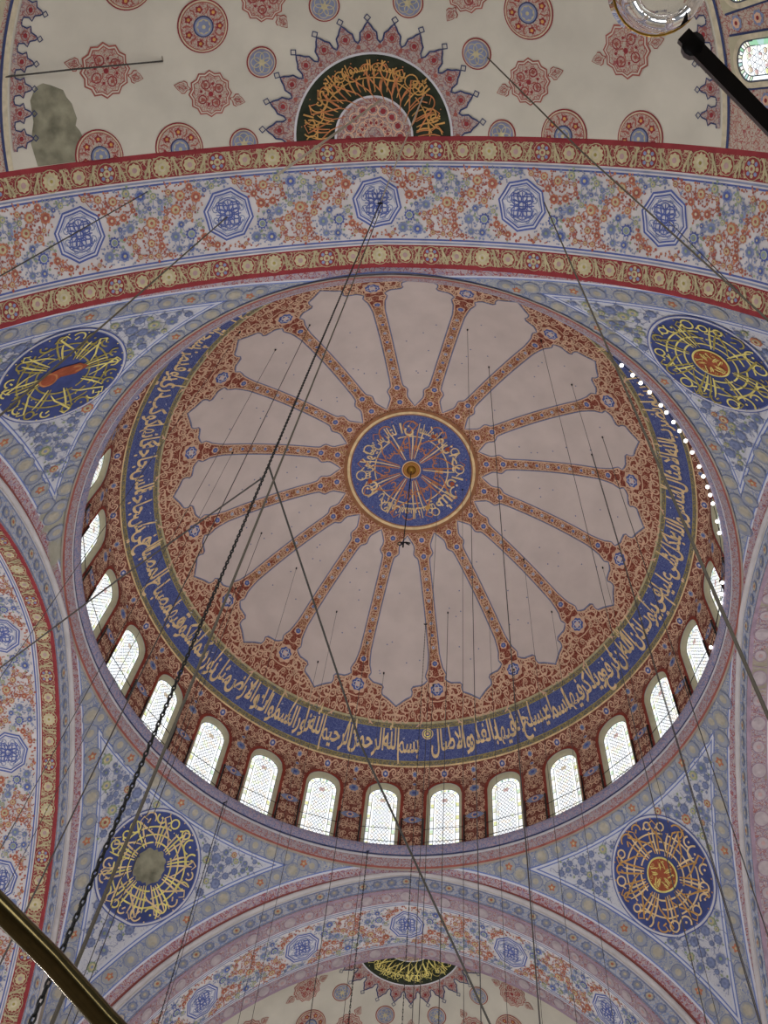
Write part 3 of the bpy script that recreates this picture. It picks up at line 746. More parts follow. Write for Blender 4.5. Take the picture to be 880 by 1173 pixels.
for k in range(NW):
    az = rad(WAZ) + BAY * (k + .5)
    def F(x, z, r=None): r_ = wr(z) if r is None else r; a = x / RW + az; return np.stack([r_ * np.sin(a), r_ * np.cos(a), z], -1)
    zz = np.linspace(zlo, ZTOP, 6)
    for sg in (-1, 1):
        b.grid(lambda U, V: F(sg * U, V), side_x, list(zz[:-1]) + [ZSP], 'scroll_drum')
        b.grid(lambda U, V: F(sg * U, V), side_x, [ZSP, ZTOP + .1], 'scroll_drum')
    bot = np.array([arch_top(x, HW, ZSP, ZTOP) for x in xs])
    for i in range(16):
        V = np.array([[xs[i], bot[i]], [xs[i + 1], bot[i + 1]], [xs[i + 1], ZTOP + .1], [xs[i], ZTOP + .1]])
        b.add(F(V[:, 0], V[:, 1]), [(0, 1, 2), (0, 2, 3)], 'scroll_drum')
    b.grid(lambda U, V: F(U, V), np.linspace(-bayw, bayw, 9), np.linspace(ZTOP + .1, zt, 5), 'scroll_drum')
    # red outline round the opening
    ol = [(-HW - .06, zlo)] + [(-(HW + .06) * math.cos(q), ZSP + (ZTOP + .07 - ZSP) * math.sin(q)) for q in np.linspace(0, PI, 17)] + [(HW + .06, zlo)]
    def WM(a, b_, h): return F(a, b_, wr(b_) - h)
    b.stamp(St().rib(ol, .13, 'brick', 1), WM, h0=.01)
    tip = [(-.12, ZTOP + .05), (0, ZTOP + .2), (.12, ZTOP + .05)]
    b.stamp(St().poly(tip, 'tan', 1), WM, h0=.012)
    b.stamp(petal_rose(.17, 'tan', 'blue', 'white', 6), WM, 0, 39.10, h0=.02)
    for x, z, r, kk in ((bayw, 39.12, .14, 'b'), (bayw, 38.05, .30, 'a'), (bayw, 38.62, .12, 'b')):
        b.stamp(petal_rose(r, 'tan', 'bloom', 'blue', 8, .16), WM, x, z, h0=.02)
    s_ = St().poly([(-.42, 0), (-.25, .14), (0, .2), (.25, .14), (.42, 0), (.25, -.14), (0, -.2), (-.25, -.14)], 'bloom', 1).wavy(0, 0, .15, .15, 6, 'tan', 2).disc(0, 0, .09, 'blue', 3, 9)
    b.stamp(s_, WM, bayw, 36.35, h0=.02)
    s_ = St()
    for sg in (-1, 1):
        for yy in (0, .75, 1.3, 2.3): s_.rib([(0, yy), (sg * .16, yy + .12), (sg * .22, yy + .3), (sg * .1, yy + .42)], .04, 'tan', 1)
    def WB(a, z, h): return F(a + bayw, z, wr(z) - h)
    def dr_in(x, z, r):
        x_ = bayw - x     # distance from the window axis
        if z > ZTOP: top = True
        ok_ = (math.hypot(x_ / (HW + .13 + r * .7), max(0, z - ZSP) / (ZTOP - ZSP + .16 + r * .7)) > 1) if z > ZSP else x_ > HW + .14 + r * .6
        for cx_, cz_, cr in ((0, 39.12, .16), (0, 38.05, .3), (0, 38.62, .13), (0, 36.35, .3), (bayw, 39.1, .18)):
            if math.hypot(x - cx_, z - cz_) < cr + r * .6: return False
        return ok_ and x < bayw - .02 - (r * .6 if z > ZSP + .9 else 0) and z < zt - r
    scatter_mirror(b, WB, dr_in, bayw, 34.3, 39.25, 8, 4000, (.09, .15))
b.build('scrollwork_wall', drum)
# windows: local frame x across, z up, y outwards
def glass_pts(hw, z0, zs, zt_, n=14): return [(-hw, z0)] + [(-hw * math.cos(q), zs + (zt_ - zs) * math.sin(q)) for q in np.linspace(0, PI, n + 1)] + [(hw, z0)]
def make_window():
    r0 = root('window_1', (0, RW, 34.2)); r0['kind'] = 'structure'
    def L(a, b_, y): return np.stack([a, np.full_like(a, 0) + y, b_], -1)
    b = MB(); G = glass_pts(.645, 34.25, 37.85, 38.45); O = glass_pts(HW, 34.2, ZSP, ZTOP); n = len(G)
    yo = math.sqrt(RW * RW - HW * HW) 
    V = [(x, math.sqrt(RW * RW - x * x) + .01, z) for x, z in O] + [(x, RW + .09, z) for x, z in G] + [(x, RW + .30, z) for x, z in G]
    T = []
    for lv in (0, 1):
        for i in range(n - 1): a = lv * n + i; T += [(a, a + 1, a + n + 1), (a, a + n + 1, a + n)]
    b.add(V, T, 'cream', True); b.box((0, RW + .2, 34.2), (1.5, .5, .08), 'cream')
    lab(b.build('surround', r0), 'cream plaster splay round the arched opening')
    b = MB(); yp = RW + .20
    s_ = St().fan(G, 'daylight_pane', 0, (0, 36.5))
    def PM_(a, b_, h): return np.stack([a, np.full(len(a), yp) - h, b_], -1)
    for zc in (34.9, 35.7, 36.5, 37.3):
        for sg in (-1, 1): s_.poly([(sg * .61, zc), (sg * .48, zc), (sg * .48, zc + .26), (sg * .61, zc + .26)], 'pane_yellow', 1)
    for q, m in ((.6, 'pane_yellow'), (1.3, 'pane_green'), (PI / 2, 'pane_yellow'), (1.85, 'pane_green'), (2.5, 'pane_yellow')):
        s_.fan([((.56 + dr) * -math.cos(q + dq), 37.85 + (.51 + dr) * math.sin(q + dq)) for dr, dq in ((-.05, -.09), (.05, -.09), (.05, .09), (-.05, .09))], m, 1)
    s_.disc(0, 37.75, .13, 'pane_pink', 1, 10)
    b.stamp(s_, PM_, h0=0); b.box((0, RW + .26, 36.3), (1.32, .02, 4.3), 'stone'); lab(b.build('pane', r0), 'bright daylit stained glass with yellow and green edge panes')
    b = MB(); s_ = St()
    s_.rib(G, .05, 'leaddark', 0, True); I = glass_pts(.47, 34.25, 37.75, 38.22); s_.rib(I, .028, 'lead', 0)
    for z in np.arange(34.9, 37.9, .40):
        for sg in (-1, 1): s_.rib([(sg * .47, z), (sg * .62, z)], .025, 'lead', 0)
    for q in np.linspace(.35, PI - .35, 6): s_.rib([(-.46 * math.cos(q), 37.75 + .46 * math.sin(q)), (-.62 * math.cos(q), 37.85 + .57 * math.sin(q))], .025, 'lead', 0)
    nn = 40
    for c in (-.31, -.155, 0, .155, .31):
        for phs in (0, PI):
            top = 37.75 + .45 * math.sqrt(max(0, 1 - (c / .47) ** 2)); s_.rib([(c + .078 * math.sin(z * 2 * PI / .46 + phs), z) for z in np.linspace(34.25, top, nn)], .023, 'lead', .5)
    b.stamp(s_, PM_, h0=.03); lab(b.build('leading', r0), 'grey lead lattice across the glass')
    b = MB()
    for sg in (-1, 1): b.tube([(sg * .86, RW - .12, 34.2), (sg * .86, RW - .12, 36.35)], .036, 'blackiron', 6); b.tube([(sg * .86, RW - .12, 36.35), (sg * .86, RW + .0, 36.4)], .022, 'blackiron', 6)
    for z in (34.95, 35.7): b.tube([(-.86, RW - .1, z), (0, RW - .12, z), (.86, RW - .1, z)], .014, 'blackiron', 6)
    lab(b.build('iron_bars', r0), 'thin black iron uprights and cross bars')
    return r0
w0 = make_window()
wi = 1
def dup(rt, name, loc, rz):
    r = rt.copy(); r.name = name; COL.objects.link(r); r.location = loc; r.rotation_euler = (0, 0, rz)
    for ch in rt.children:
        c = ch.copy(); COL.objects.link(c); c.parent = r; c.matrix_parent_inverse = ch.matrix_parent_inverse.copy()
        for g_ in ch.children: d = g_.copy(); COL.objects.link(d); d.parent = c; d.matrix_parent_inverse = g_.matrix_parent_inverse.copy()
    return r
for k in range(NW):
    az = rad(WAZ) + BAY * (k + .5); loc = (RW * math.sin(az), RW * math.cos(az), 34.2)
    if k == 0: w = w0; w.location = loc; w.rotation_euler = (0, 0, -az)
    else: w = dup(w0, 'window_%d' % (k + 1), loc, -az)
    d = math.degrees(az) % 360
    tag(w, 'arched stained glass drum window of the ring below the blue inscription band', 'window', 'stained glass windows round the drum', 'structure')
wi = NW
# ---- cornice ring
b = MB()
prof = [(11.86, 34.50), (11.46, 34.45), (11.43, 34.42), (11.42, 34.36), (11.44, 34.22), (11.49, 34.08), (11.55, 34.02), (11.54, 33.92), (11.53, 33.87), (11.55, 33.80), (11.62, 33.66), (11.72, 33.52), (11.77, 33.46), (11.82, 33.40)]
pm_ = ['stone', 'white', 'scroll_ledge', 'scroll_ledge', 'scroll_ledge', 'scroll_ledge', 'navy', 'white', 'white', 'scroll_pink', 'scroll_pink', 'redline', 'stone']
pa = np.array(prof)
def fc(U, V): i = V.astype(int); return np.stack([pa[i, 0] * np.sin(U), pa[i, 0] * np.cos(U), pa[i, 1]], 1)
b.grid(fc, np.linspace(0, 2 * PI, 193), np.arange(len(prof)), lambda i, j: pm_[j])
corn = tag(b.build('trim_1'), 'ring cornice of grey and pink painted mouldings under the drum windows', 'cornice', kind='structure')

# ---- pendentives
t = NT('pendentive'); at = {}
for k in 'ABC':
    a_ = t.n.new('ShaderNodeAttribute'); a_.attribute_name = 'd' + k; at[k] = a_.outputs['Fac']
dm = t.math('MINIMUM', at['A'], at['B'])
def iso(scale, w, dist=1.2, det=0):
    return t.math('LESS_THAN', t.math('ABSOLUTE', t.math('SUBTRACT', t.noise(scale, det, dist).outputs['Fac'], .5)), w)
c = t.mix(t.noise(1.1, 3).outputs['Fac'], paint(110, 113, 121), paint(124, 126, 132))
c = t.mix(iso(4.0, .045), c, paint(92, 101, 128)); c = t.mix(iso(5.5, .03), c, paint(138, 136, 130))
fm = t.math('MULTIPLY', t.math('GREATER_THAN', dm, 1.22), t.math('GREATER_THAN', at['C'], .78))
fc_ = t.mix(t.noise(2.2, 2).outputs['Fac'], paint(142, 143, 150), paint(152, 152, 157)); fc_ = t.mix(iso(5, .022), fc_, paint(120, 122, 140))
c = t.mix(fm, c, fc_)
mm_ = t.math('MINIMUM', t.math('SUBTRACT', dm, 1.13), t.math('SUBTRACT', at['C'], .70))
c = t.mix(t.band(mm_, 0, .045), c, paint(74, 88, 134)); c = t.mix(t.band(mm_, .045, .12), c, paint(150, 152, 160)); c = t.mix(t.band(mm_, .12, .165), c, paint(80, 92, 136)); c = t.mix(t.band(mm_, .165, .25), c, paint(148, 150, 158))
c = t.mix(t.band(dm, .50, .545), c, paint(84, 98, 142)); c = t.mix(t.band(dm, .43, .50), c, paint(156, 156, 164))
rc = t.mix(iso(6.5, .07), paint(136, 124, 126), paint(116, 68, 70)); rc = t.mix(iso(8, .04), rc, paint(112, 104, 124))
rc = t.mix(t.math('LESS_THAN', dm, .12), rc, paint(110, 62, 58))
c = t.mix(t.math('LESS_THAN', dm, .43), c, rc)
c = t.mix(t.band(at['C'], .12, .17), c, paint(84, 98, 142)); c = t.mix(t.math('LESS_THAN', at['C'], .12), c, paint(150, 150, 158))
for ctr, r_ in (((-11.5, -4.0, 33.2), .9), ((-11.6, -2.6, 33.4), .7), ((7.0, -10.6, 32.9), .8), ((-7.2, -10.6, 32.9), .6)):
    c = t.mix(t.spot(ctr, r_, .5, 2.0), c, t.mix(t.noise(4, 5).outputs['Fac'], paint(104, 104, 94), paint(136, 132, 120)))
t.out(c); MATS['pendentive'] = t.m
STEM = St().rib([(0, 0), (.2, .06), (.36, 0)], .02, 'greyblue', 0); DBAND = [St(), St(), St()]
DBAND[0].ring(0, 0, .27, .03, 'greyblue', 1, 20); DBAND[0].disc(0, 0, .25, 'dimcream', 1, 18); DBAND[0].wavy(0, 0, .17, .12, 8, 'dimtan', 2)
DBAND[1].ring(0, 0, .26, .03, 'greyblue', 1, 20); DBAND[1].disc(0, 0, .23, 'paleblue', 1, 16); DBAND[1].disc(0, 0, .12, 'dimtan', 2, 10)
DBAND[2].ring(0, 0, .27, .03, 'greyblue', 1, 20); DBAND[2].wavy(0, 0, .24, .1, 8, 'dimcream', 1); DBAND[2].wavy(0, 0, .12, .3, 5, 'orange', 2); DBAND[2].disc(0, 0, .05, 'tanpale', 3, 7)
QUAD = {('far', 'left'): (-1, 1, 'rosette_grey'), ('far', 'right'): (1, 1, ''), ('near', 'left'): (-1, -1, ''), ('near', 'right'): (1, -1, '')}
nphi, nt = 110, 70
PHI = np.linspace(0.0, PI / 2, nphi + 1); TT = np.linspace(0, 1, nt + 1)
def quad_surface(sx, sy):
    U, V = np.meshgrid(PHI, TT, indexing='ij'); U, V = U.ravel(), V.ravel(); s_, c_ = np.sin(U), np.cos(U)
    tf = NS['A'] / np.maximum(c_, 1e-6); ts = EW['A'] / np.maximum(s_, 1e-6); rb = np.minimum(tf, ts); r = R0 + (rb - R0) * V
    x, y = r * s_, r * c_; z = psurf(x, y); return np.stack([x * sx, y * sy, z], 1)
P1 = quad_surface(1, 1); FD = fields(P1)
def roundel(kind, seed):
    s = St(); R = 1.98
    s.disc(0, 0, R, 'blue', 0, 64).disc(0, 0, R - .04, 'white', 1, 64).disc(0, 0, R - .11, 'blue', 2, 64).disc(0, 0, R - .15, 'deepblue', 3, 64)
    return s
for (fb, lr), (sx, sy, _) in QUAD.items():
    nm = {('far', 'left'): 'lower left', ('far', 'right'): 'lower right', ('near', 'left'): 'upper left', ('near', 'right'): 'upper right'}[(fb, lr)]
    pr = tag(root('wall_%s_%s' % (fb, lr), (sx * 9.5, sy * 9.7, 31)), 'pale blue painted pendentive between two arches, %s corner of the picture' % nm, 'pendentive', kind='structure')
    P = P1 * np.array([sx, sy, 1]); i, j = np.meshgrid(np.arange(nphi), np.arange(nt), indexing='ij'); i = i.ravel(); j = j.ravel()
    a = i * (nt + 1) + j; T = np.concatenate([np.stack([a, a + nt + 1, a + nt + 2], 1), np.stack([a, a + nt + 2, a + 1], 1)])
    b = MB(); b.add(P, T, 'pendentive', True); o = b.build('painted_vault', pr)
    for k, arr_ in zip('ABC', FD):
        at_ = o.data.attributes.new('d' + k, 'FLOAT', 'POINT'); at_.data.foreach_set('value', arr_.astype(np.float32))
    # rosettes of the pale blue borders
    b = MB(); dmn = np.minimum(FD[0], FD[1])
    def pick(mask, key, spacing, n0):
        idx = np.where(mask)[0]; idx = idx[np.argsort(key[idx])]; last = None; c_ = n0
        for q in idx:
            if last is None or np.linalg.norm(P1[q] - last) > spacing:
                last = P1[q]; b.stamp(DBAND[2 if c_ % 4 == 0 else c_ % 2], pend_at(sx * P1[q, 0], sy * P1[q, 1]), h0=.012); c_ += 1
    for A_, B_ in ((FD[0], FD[1]), (FD[1], FD[0])):
        pick((np.abs(A_ - .84) < .05) & (B_ > .84) & (FD[2] > .45) & (P1[:, 2] > 22), P1[:, 0] if A_ is FD[0] else P1[:, 1], .66, 1)
    pick((np.abs(FD[2] - .43) < .03) & (dmn > 1.0), np.arctan2(P1[:, 0], P1[:, 1]), .66, 0)
    lab(b.build('rosette_border', pr), 'row of cream and orange rosettes on pale blue')
    # flowers of the field
    b = MB(); g = random.Random(5 + sx + 2 * sy); cen = np.array([9.5, 9.65]); ok = np.where((dmn > 1.5) & (FD[2] > 1.05) & (P1[:, 2] > 22))[0]; pts = []
    ok = list(ok); g.shuffle(ok)
    cc = np.array([9.5, 9.65, psurf(np.array([9.5]), np.array([9.65]))[0]])
    GP = P1.reshape(nphi + 1, nt + 1, 3); GD = dmn.reshape(nphi + 1, nt + 1); GC = FD[2].reshape(nphi + 1, nt + 1)
    for _ in range(14000):
        u_, v_ = g.uniform(0, nphi - .01), g.uniform(0, nt - .01); i0, j0 = int(u_), int(v_); fu, fv = u_ - i0, v_ - j0
        bl = lambda G_: (G_[i0, j0] * (1 - fu) * (1 - fv) + G_[i0 + 1, j0] * fu * (1 - fv) + G_[i0, j0 + 1] * (1 - fu) * fv + G_[i0 + 1, j0 + 1] * fu * fv)
        p_ = bl(GP); r = g.uniform(.09, .20) if len(pts) < 110 else g.uniform(.05, .12)
        if p_[2] < 22 or np.linalg.norm(p_ - cc) < 2.03 + r or bl(GD) < 1.36 + .75 * r or bl(GC) < .93 + .75 * r: continue
        if all(np.linalg.norm(p_ - a_) > (r + r2) * 1.14 for a_, r2 in pts): pts.append((p_, r))
    for n_, (p_, r) in enumerate(pts):
        f = pend_at(sx * p_[0], sy * p_[1]); kd = g.choice(('fade', 'fade', 'grey', 'fade', 'grey', 'green')) if g.random() < .93 else 'orange'
        b.stamp(BK[kd], f, sc=r, rot=g.uniform(0, 6), h0=.02)
        for k in range(3):
            an = g.uniform(0, 6.28); b.stamp(LEAF[g.choice(('greyblue', 'greyblue', 'green', 'bloom'))], f, (r + .02) * math.cos(an), (r + .02) * math.sin(an), an, g.uniform(.8, 1.5), h0=.014)
        an = g.uniform(0, 6.28); b.stamp(STEM, f, rot=an, h0=.012); b.stamp(STEM, f, rot=an + 2.4, h0=.012)
    lab(b.build('flower_field', pr), 'white field strewn with slate blue flowers')
    # calligraphic roundel
    f = pend_at(sx * 9.5, sy * 9.65); b = MB(); b.stamp(roundel(None, 1), f, h0=.03)
    rd = b.build('calligraphy_roundel', pr); b = MB()
    mats = {('far', 'left'): ('goldyellow', 'gold'), ('far', 'right'): ('gold', 'ochre'), ('near', 'left'): ('olive', 'goldyellow'), ('near', 'right'): ('goldyellow', 'olive')}[(fb, lr)]
    s_ = calligraphy_ring(.58, 1.93, 20 + sx * 3 + sy, mats, 10 if sy > 0 else 8, (.42, .56, .70), .055, 20)
    b.stamp(s_, f, h0=.062); lab(b.build('lettering', rd), 'gold script set radially round the roundel')
    b = MB()
    if (fb, lr) == ('far', 'left'):
        g = random.Random(3); s_ = St().fan([(.60 * (1 + g.uniform(-.12, .1)) * math.cos(q), .60 * (1 + g.uniform(-.12, .1)) * math.sin(q)) for q in np.linspace(0, 2 * PI, 40, False)], 'cement', 0, (0, 0)); lb = 'worn grey plaster patch at the centre'
        w_ = 'round blue roundel of radial gold script with a worn grey centre'
    else:
        s_ = St().disc(0, 0, .58, 'goldyellow', 0, 32).disc(0, 0, .52, 'rust', 1, 32).put(calligraphy_ring(.05, .5, 9, ('ochre', 'goldyellow'), 5, (.5,), .03, 7), dh=2); lb = 'rust red centre with gold scrolls'
        if (fb, lr) == ('near', 'left'):
            s_ = St().poly([(-.75, -.25), (-.45, -.42), (.1, -.3), (.5, -.1), (.72, .2), (.5, .42), (.25, .3), (.05, .1), (-.4, .05)], 'rust', 0).put(St().disc(.42, .12, .28, 'goldred', 1, 20).disc(.42, .12, .22, 'rust', 2, 20).disc(-.4, -.2, .16, 'goldred', 1, 16)); lb = 'worn kidney shaped rust red centre'
        w_ = 'round blue roundel of radial gold script with a rust red centre'
    b.stamp(s_, f, h0=.085, rot=-1.15 if (fb, lr) == ('near', 'left') else 0); lab(b.build('centre_disc', rd), lb); lab(rd, w_)

# ---- arches
def arch(side, label, border, slots, white, lines, smax, face_ok=True):
    ar = Arch(side); rt = tag(root('wall_' + side, tuple(float(q) for q in ar.sof(np.array([0.]), np.array([1.8]))[0])), label, 'arch', kind='structure')
    ws = [-.0, .07, .13, .62, .66, .70, .75, .79, .84, 2.82, 2.87, 2.91, 2.96, 3.0, 3.04, 3.52, 3.58, TH]
    wm = [lines[0], lines[0], border, lines[0], white, lines[1], white, lines[2], white, lines[2], white, lines[1], white, lines[0], border, lines[0], lines[0]]
    b = MB(); av = np.concatenate([np.linspace(-23, -15, 9)[:-1], np.linspace(-15, 15, 97), np.linspace(15, 23, 9)[1:]])
    w2, m2 = [], []
    for i in range(len(ws) - 1):
        n = 4 if ws[i + 1] - ws[i] > 1 else 1
        for q in range(n): w2.append(ws[i] + (ws[i + 1] - ws[i]) * q / n); m2.append(wm[i])
    w2.append(ws[-1]); b.grid(lambda U, V: ar.sof(U, V), av, w2, lambda i, j: m2[j]); b.build('soffit', rt)
    b = MB(); F = lambda a, w, h: ar.sof(a, w, h)
    for k in range(-18, 19):
        st = slots[(0, 1, 2, 1)[k % 4]]
        for wc in (.375, 3.27): b.stamp(st, F, k * .78 + (0 if wc < 1 else .2), wc, sc=.92, h0=.01); b.stamp(slots[3], F, k * .78 + .39 + (0 if wc < 1 else .2), wc, sc=.85, sx=1 if k % 2 else -1, h0=.01)
    b.build('rosette_border', rt)
    b = MB()
    for k in range(-3, 4): b.stamp(TILE, F, (k - .5) * 4.3, .83, sx=1, h0=.01)
    lab(b.build('flower_painting', rt), 'white band of red and blue flowering vines with eight-pointed blue strapwork medallions')
    # face towards the dome
    b = MB(); D = ar.d; os_ = [0, .05, .12, D - .34, D - .28, D - .22, D - .03, D]; om = ['scroll_pink', lines[1], 'scroll_frieze', lines[1], 'white', 'sand', 'redline']
    b.grid(lambda U, V: ar.face(U, V), av, os_, lambda i, j: om[j])
    b.grid(lambda U, V: ar.face(U, V), av, [D, D + .5], 'stone')
    F2 = lambda a, o_, h: ar.face(a, o_, h); mid = (.12 + D - .34) / 2; hh = (D - .46) / 2 / .27
    FR = [petal_rose(.21, 'bloom', 'paleblue', 'sand', 8), petal_rose(.21, 'greyblue', 'sand', 'orange', 8)]
    for k in range(-26, 27): b.stamp(FR[1 if k % 3 == 0 else 0], F2, k * .56, mid, sc=min(1, hh), h0=.01)
    lab(b.build('face_frieze', rt), 'blue flowered frieze on the arch face')
    b = MB(); n = 140; sv = np.linspace(-20, 20, n); pts = ar.face(sv, np.full(n, D - .11), np.full(n, .03)); b.tube([tuple(q) for q in pts], .10, 'whiteband', 8)
    lab(b.build('moulding', rt), 'raised white moulding')
    if side == 'far':
        b = MB(); b.grid(lambda U, V: ar.world(ar.curve(U, ar.rs + V)[0], TH + 0 * U, ar.curve(U, ar.rs + V)[1]), av, [0, .6, 1.3], 'plaster_side'); b.build('tympanum_edge', rt)
    # outer body of the arch
    b = MB(); b.grid(lambda U, V: ar.sof(U, V, -.9), av, [0, 1.2, 2.4, TH], 'stone'); b.build('masonry', rt)
    return ar
L1_ = ('crimson', 'greyblue', 'blue'); L2_ = ('mauve', 'greyblue', 'greyblue')
AF = arch('far', 'broad painted arch in front of the far half dome at the bottom of the picture', 'scroll_pink', PSLOT, 'whiteband', L2_, 14)
AN = arch('near', 'broad painted arch crossing the top of the picture with red rosette borders', 'scroll_border', SLOT, 'whiteband', L1_, 14)
AL = arch('left', 'painted arch curving down the left edge of the picture', 'scroll_border', SLOT, 'whiteband', L1_, 14)
AR = arch('right', 'worn painted arch curving down the right edge of the picture', 'scroll_pink', PSLOT, 'whiteband', L2_, 14)

# ---- half domes beyond the arches
def half_dome(side, label, wins, detail=True, plaster='plaster_side'):
    q = NS if side in ('far', 'near') else EW; Rr_ = q['rho'] - q['d']; yc = q['A'] + TH
    if side == 'far': S = Rev(0, yc, q['zs'] + .95, Rr_, q['e'], 1); tr = lambda P: P
    elif side == 'near': S = Rev(0, -yc, q['zs'], Rr_, q['e'], -1); tr = lambda P: P
    else:
        S = Rev(0, yc, q['zs'], Rr_, q['e'], 1); sg = -1 if side == 'left' else 1
        tr = lambda P: np.stack([sg * P[:, 1], sg * -P[:, 0] * (-1 if side == 'x' else 1), P[:, 2]], 1)
    top = S.pt(np.array([0.]), np.array([math.asin(q['e'] / Rr_) + .3])); top = tr(top)[0]
    rt = tag(root('ceiling_' + side, tuple(float(v) for v in top)), label, 'half dome', kind='structure')
    p0 = math.asin(q['e'] / Rr_); pE = math.acos((27.7 - q['zs']) / Rr_); pB = math.acos((24.2 - q['zs']) / Rr_)
    b = MB(); azs = np.linspace(-PI / 2, PI / 2, 97)
    b.grid(lambda U, V: tr(S.pt(U, V)), azs, np.linspace(p0, pE, 40), plaster)
    b.grid(lambda U, V: tr(S.pt(U, V)), azs, np.linspace(pE, pB, 6), 'scroll_cream'); b.grid(lambda U, V: tr(S.pt(U, V)), azs, np.linspace(pB, PI / 2 + .45, 10), plaster)
    b.build('plaster_vault', rt)
    if not detail: return rt
    b = MB(); at_ = lambda az, r_: S.at(rad(az), math.asin((r_ + q['e']) / Rr_), True)
    W = lambda f: (lambda a, c, h: tr(f(a, c, h)))
    for k in range(5):
        a = -72 + 36 * k
        b.stamp(CART_S, W(at_(a, 4.42)), rot=PI / 2, h0=.012); b.stamp(CART, W(at_(a, 6.75)), rot=PI / 2, h0=.012)
    for k in range(6):
        a = -90 + 36 * k; a = max(-89.5, min(89.5, a))
        b.stamp(RINGR, W(at_(a, 5.10)), rot=k, h0=.012); b.stamp(RINGR, W(at_(a, 6.85)), rot=k, h0=.012); b.stamp(LATR, W(at_(a, 3.52)), h0=.012)
    lab(b.build('painted_roundels', rt), 'red cartouches and round rosettes painted on the plaster')
    # crown medallion
    b = MB(); PM2 = lambda a, c, h: tr(S.polar(True)(a, c, h)); s_ = St(); n = 26; fr = []
    for k in range(n):
        a0 = 2 * PI * k / n; da = 2 * PI / n
        for t_, r_ in ((0, 2.52), (.12, 2.60), (.16, 2.78), (.30, 2.86), (.40, 2.97), (.5, 3.05), (.60, 2.97), (.70, 2.86), (.84, 2.78), (.88, 2.60)): fr.append((r_ * math.cos(a0 + t_ * da), r_ * math.sin(a0 + t_ * da)))
        a = a0 + .5 * da; d = .09
        s_.rib([((3.15 + x) * math.cos(a) - y * math.sin(a), (3.15 + x) * math.sin(a) + y * math.cos(a)) for x, y in ((-d, 0), (0, d), (d, 0), (0, -d))], .035, 'navy', 1, True)
        s_.disc(2.68 * math.cos(a), 2.68 * math.sin(a), .07, 'crimson', 3, 7); s_.ring(2.68 * math.cos(a), 2.68 * math.sin(a), .12, .025, 'redline', 3, 9)
        s_.disc(2.42 * math.cos(a0), 2.42 * math.sin(a0), .06, 'redline', 3, 7)
    s_.rings(fr, 'scroll_lace', 1); s_.rib(fr, .045, 'navy', 2, True)
    s_.disc(0, 0, 2.27, 'white', 3, 72).disc(0, 0, 2.21, 'darkgreen', 4, 72).disc(0, 0, 1.13, 'white', 6, 48).disc(0, 0, 1.07, 'scroll_lace', 7, 48)
    for k in range(9):
        a = PI * k / 8; s_.disc(.75 * math.cos(a), .75 * math.sin(a), .08, 'crimson', 8, 8); s_.ring(.75 * math.cos(a), .75 * math.sin(a), .15, .03, 'tan', 8, 10); s_.disc(.4 * math.cos(a + .2), .4 * math.sin(a + .2), .05, 'crimson', 8, 7)
        s_.ring(.42 * math.cos(a), .42 * math.sin(a), .12, .025, 'tan', 8, 10)
    b.stamp(s_, PM2, h0=.015); md = lab(b.build('crown_medallion', rt), 'black green half medallion with gold script and red lace fringe')
    b = MB(); s_ = St(); s_.put(word_ring(CROWN[:12], 1.92 if side == 'near' else 1.86, .40, 'ochre' if side == 'near' else 'goldyellow', .25))
    s_.put(calligraphy_ring(1.16, 2.18, 31, ('ochre', 'goldred') if side == 'near' else ('olive', 'goldyellow'), 24, (.74,), .034, 34))
    b.stamp(s_, lambda a, c, h: PM2(a, c, h), h0=.07, keep=lambda a, c: c > -.02); lab(b.build('lettering', md), 'gold script on the half medallion')
    # lace border and the window tier below it
    b = MB(); tooth = St()
    pr_ = [(-.29, 0), (-.29, .10), (-.20, .12), (-.17, .26), (-.23, .36), (-.10, .40), (-.05, .54), (0, .60), (.05, .54), (.10, .40), (.23, .36), (.17, .26), (.20, .12), (.29, .10), (.29, 0)]
    tooth.poly(pr_, 'scroll_lace', 1); tooth.rib(pr_[1:-1], .035, 'navy', 2); tooth.rib([(-.07, .66), (0, .58), (.07, .66), (0, .74)], .03, 'navy', 2, True); tooth.disc(0, .25, .06, 'crimson', 3, 7); tooth.ring(0, .25, .11, .02, 'redline', 3, 9)
    rE = -q['e'] + Rr_ * math.sin(pE); stp = .60 / rE
    k = 0
    while k * stp < PI / 2 - .02:
        for sgn in ((1,) if k == 0 else (1, -1)): b.stamp(tooth, W(S.at(sgn * k * stp, pE - .012, True)), h0=.012)
        k += 1
    b.grid(lambda U, V: tr(S.pt(U, V, .02)), azs, [pE - .006, pE + .006], 'sand'); b.grid(lambda U, V: tr(S.pt(U, V, .03)), azs, [pE + .006, pE + .012], 'navy')
    C5 = 10.6
    for k in range(-9, 9):
        a = (k + .85) * C5 if k >= 0 else (k + .15) * C5
        a += -5.3 if k >= 0 else 5.3
        if abs(a) > 88: continue
        zf = S.at(rad(a), pE + .13, True); s_ = St().rows(lambda y: .56, -1.9, .122 * Rr_, 'cream', 1)
        for sg_ in (-1, 1): s_.rib([(sg_ * .58, -1.9 + .28 * q) for q in range(13)], .05, 'navy', 2)
        b.stamp(s_, W(zf), h0=.012)
        for yy in (-1.2, -.4, .4, 1.1):
            b.stamp(petal_rose(.16, 'bloom', 'tan', 'crimson', 7), W(S.at(rad(a + 5.3), pE + .13, True)), 0, yy, h0=.02)
    lab(b.build('lace_border', rt), 'crown-shaped pink lace border over red scrollwork panels')
    global wi
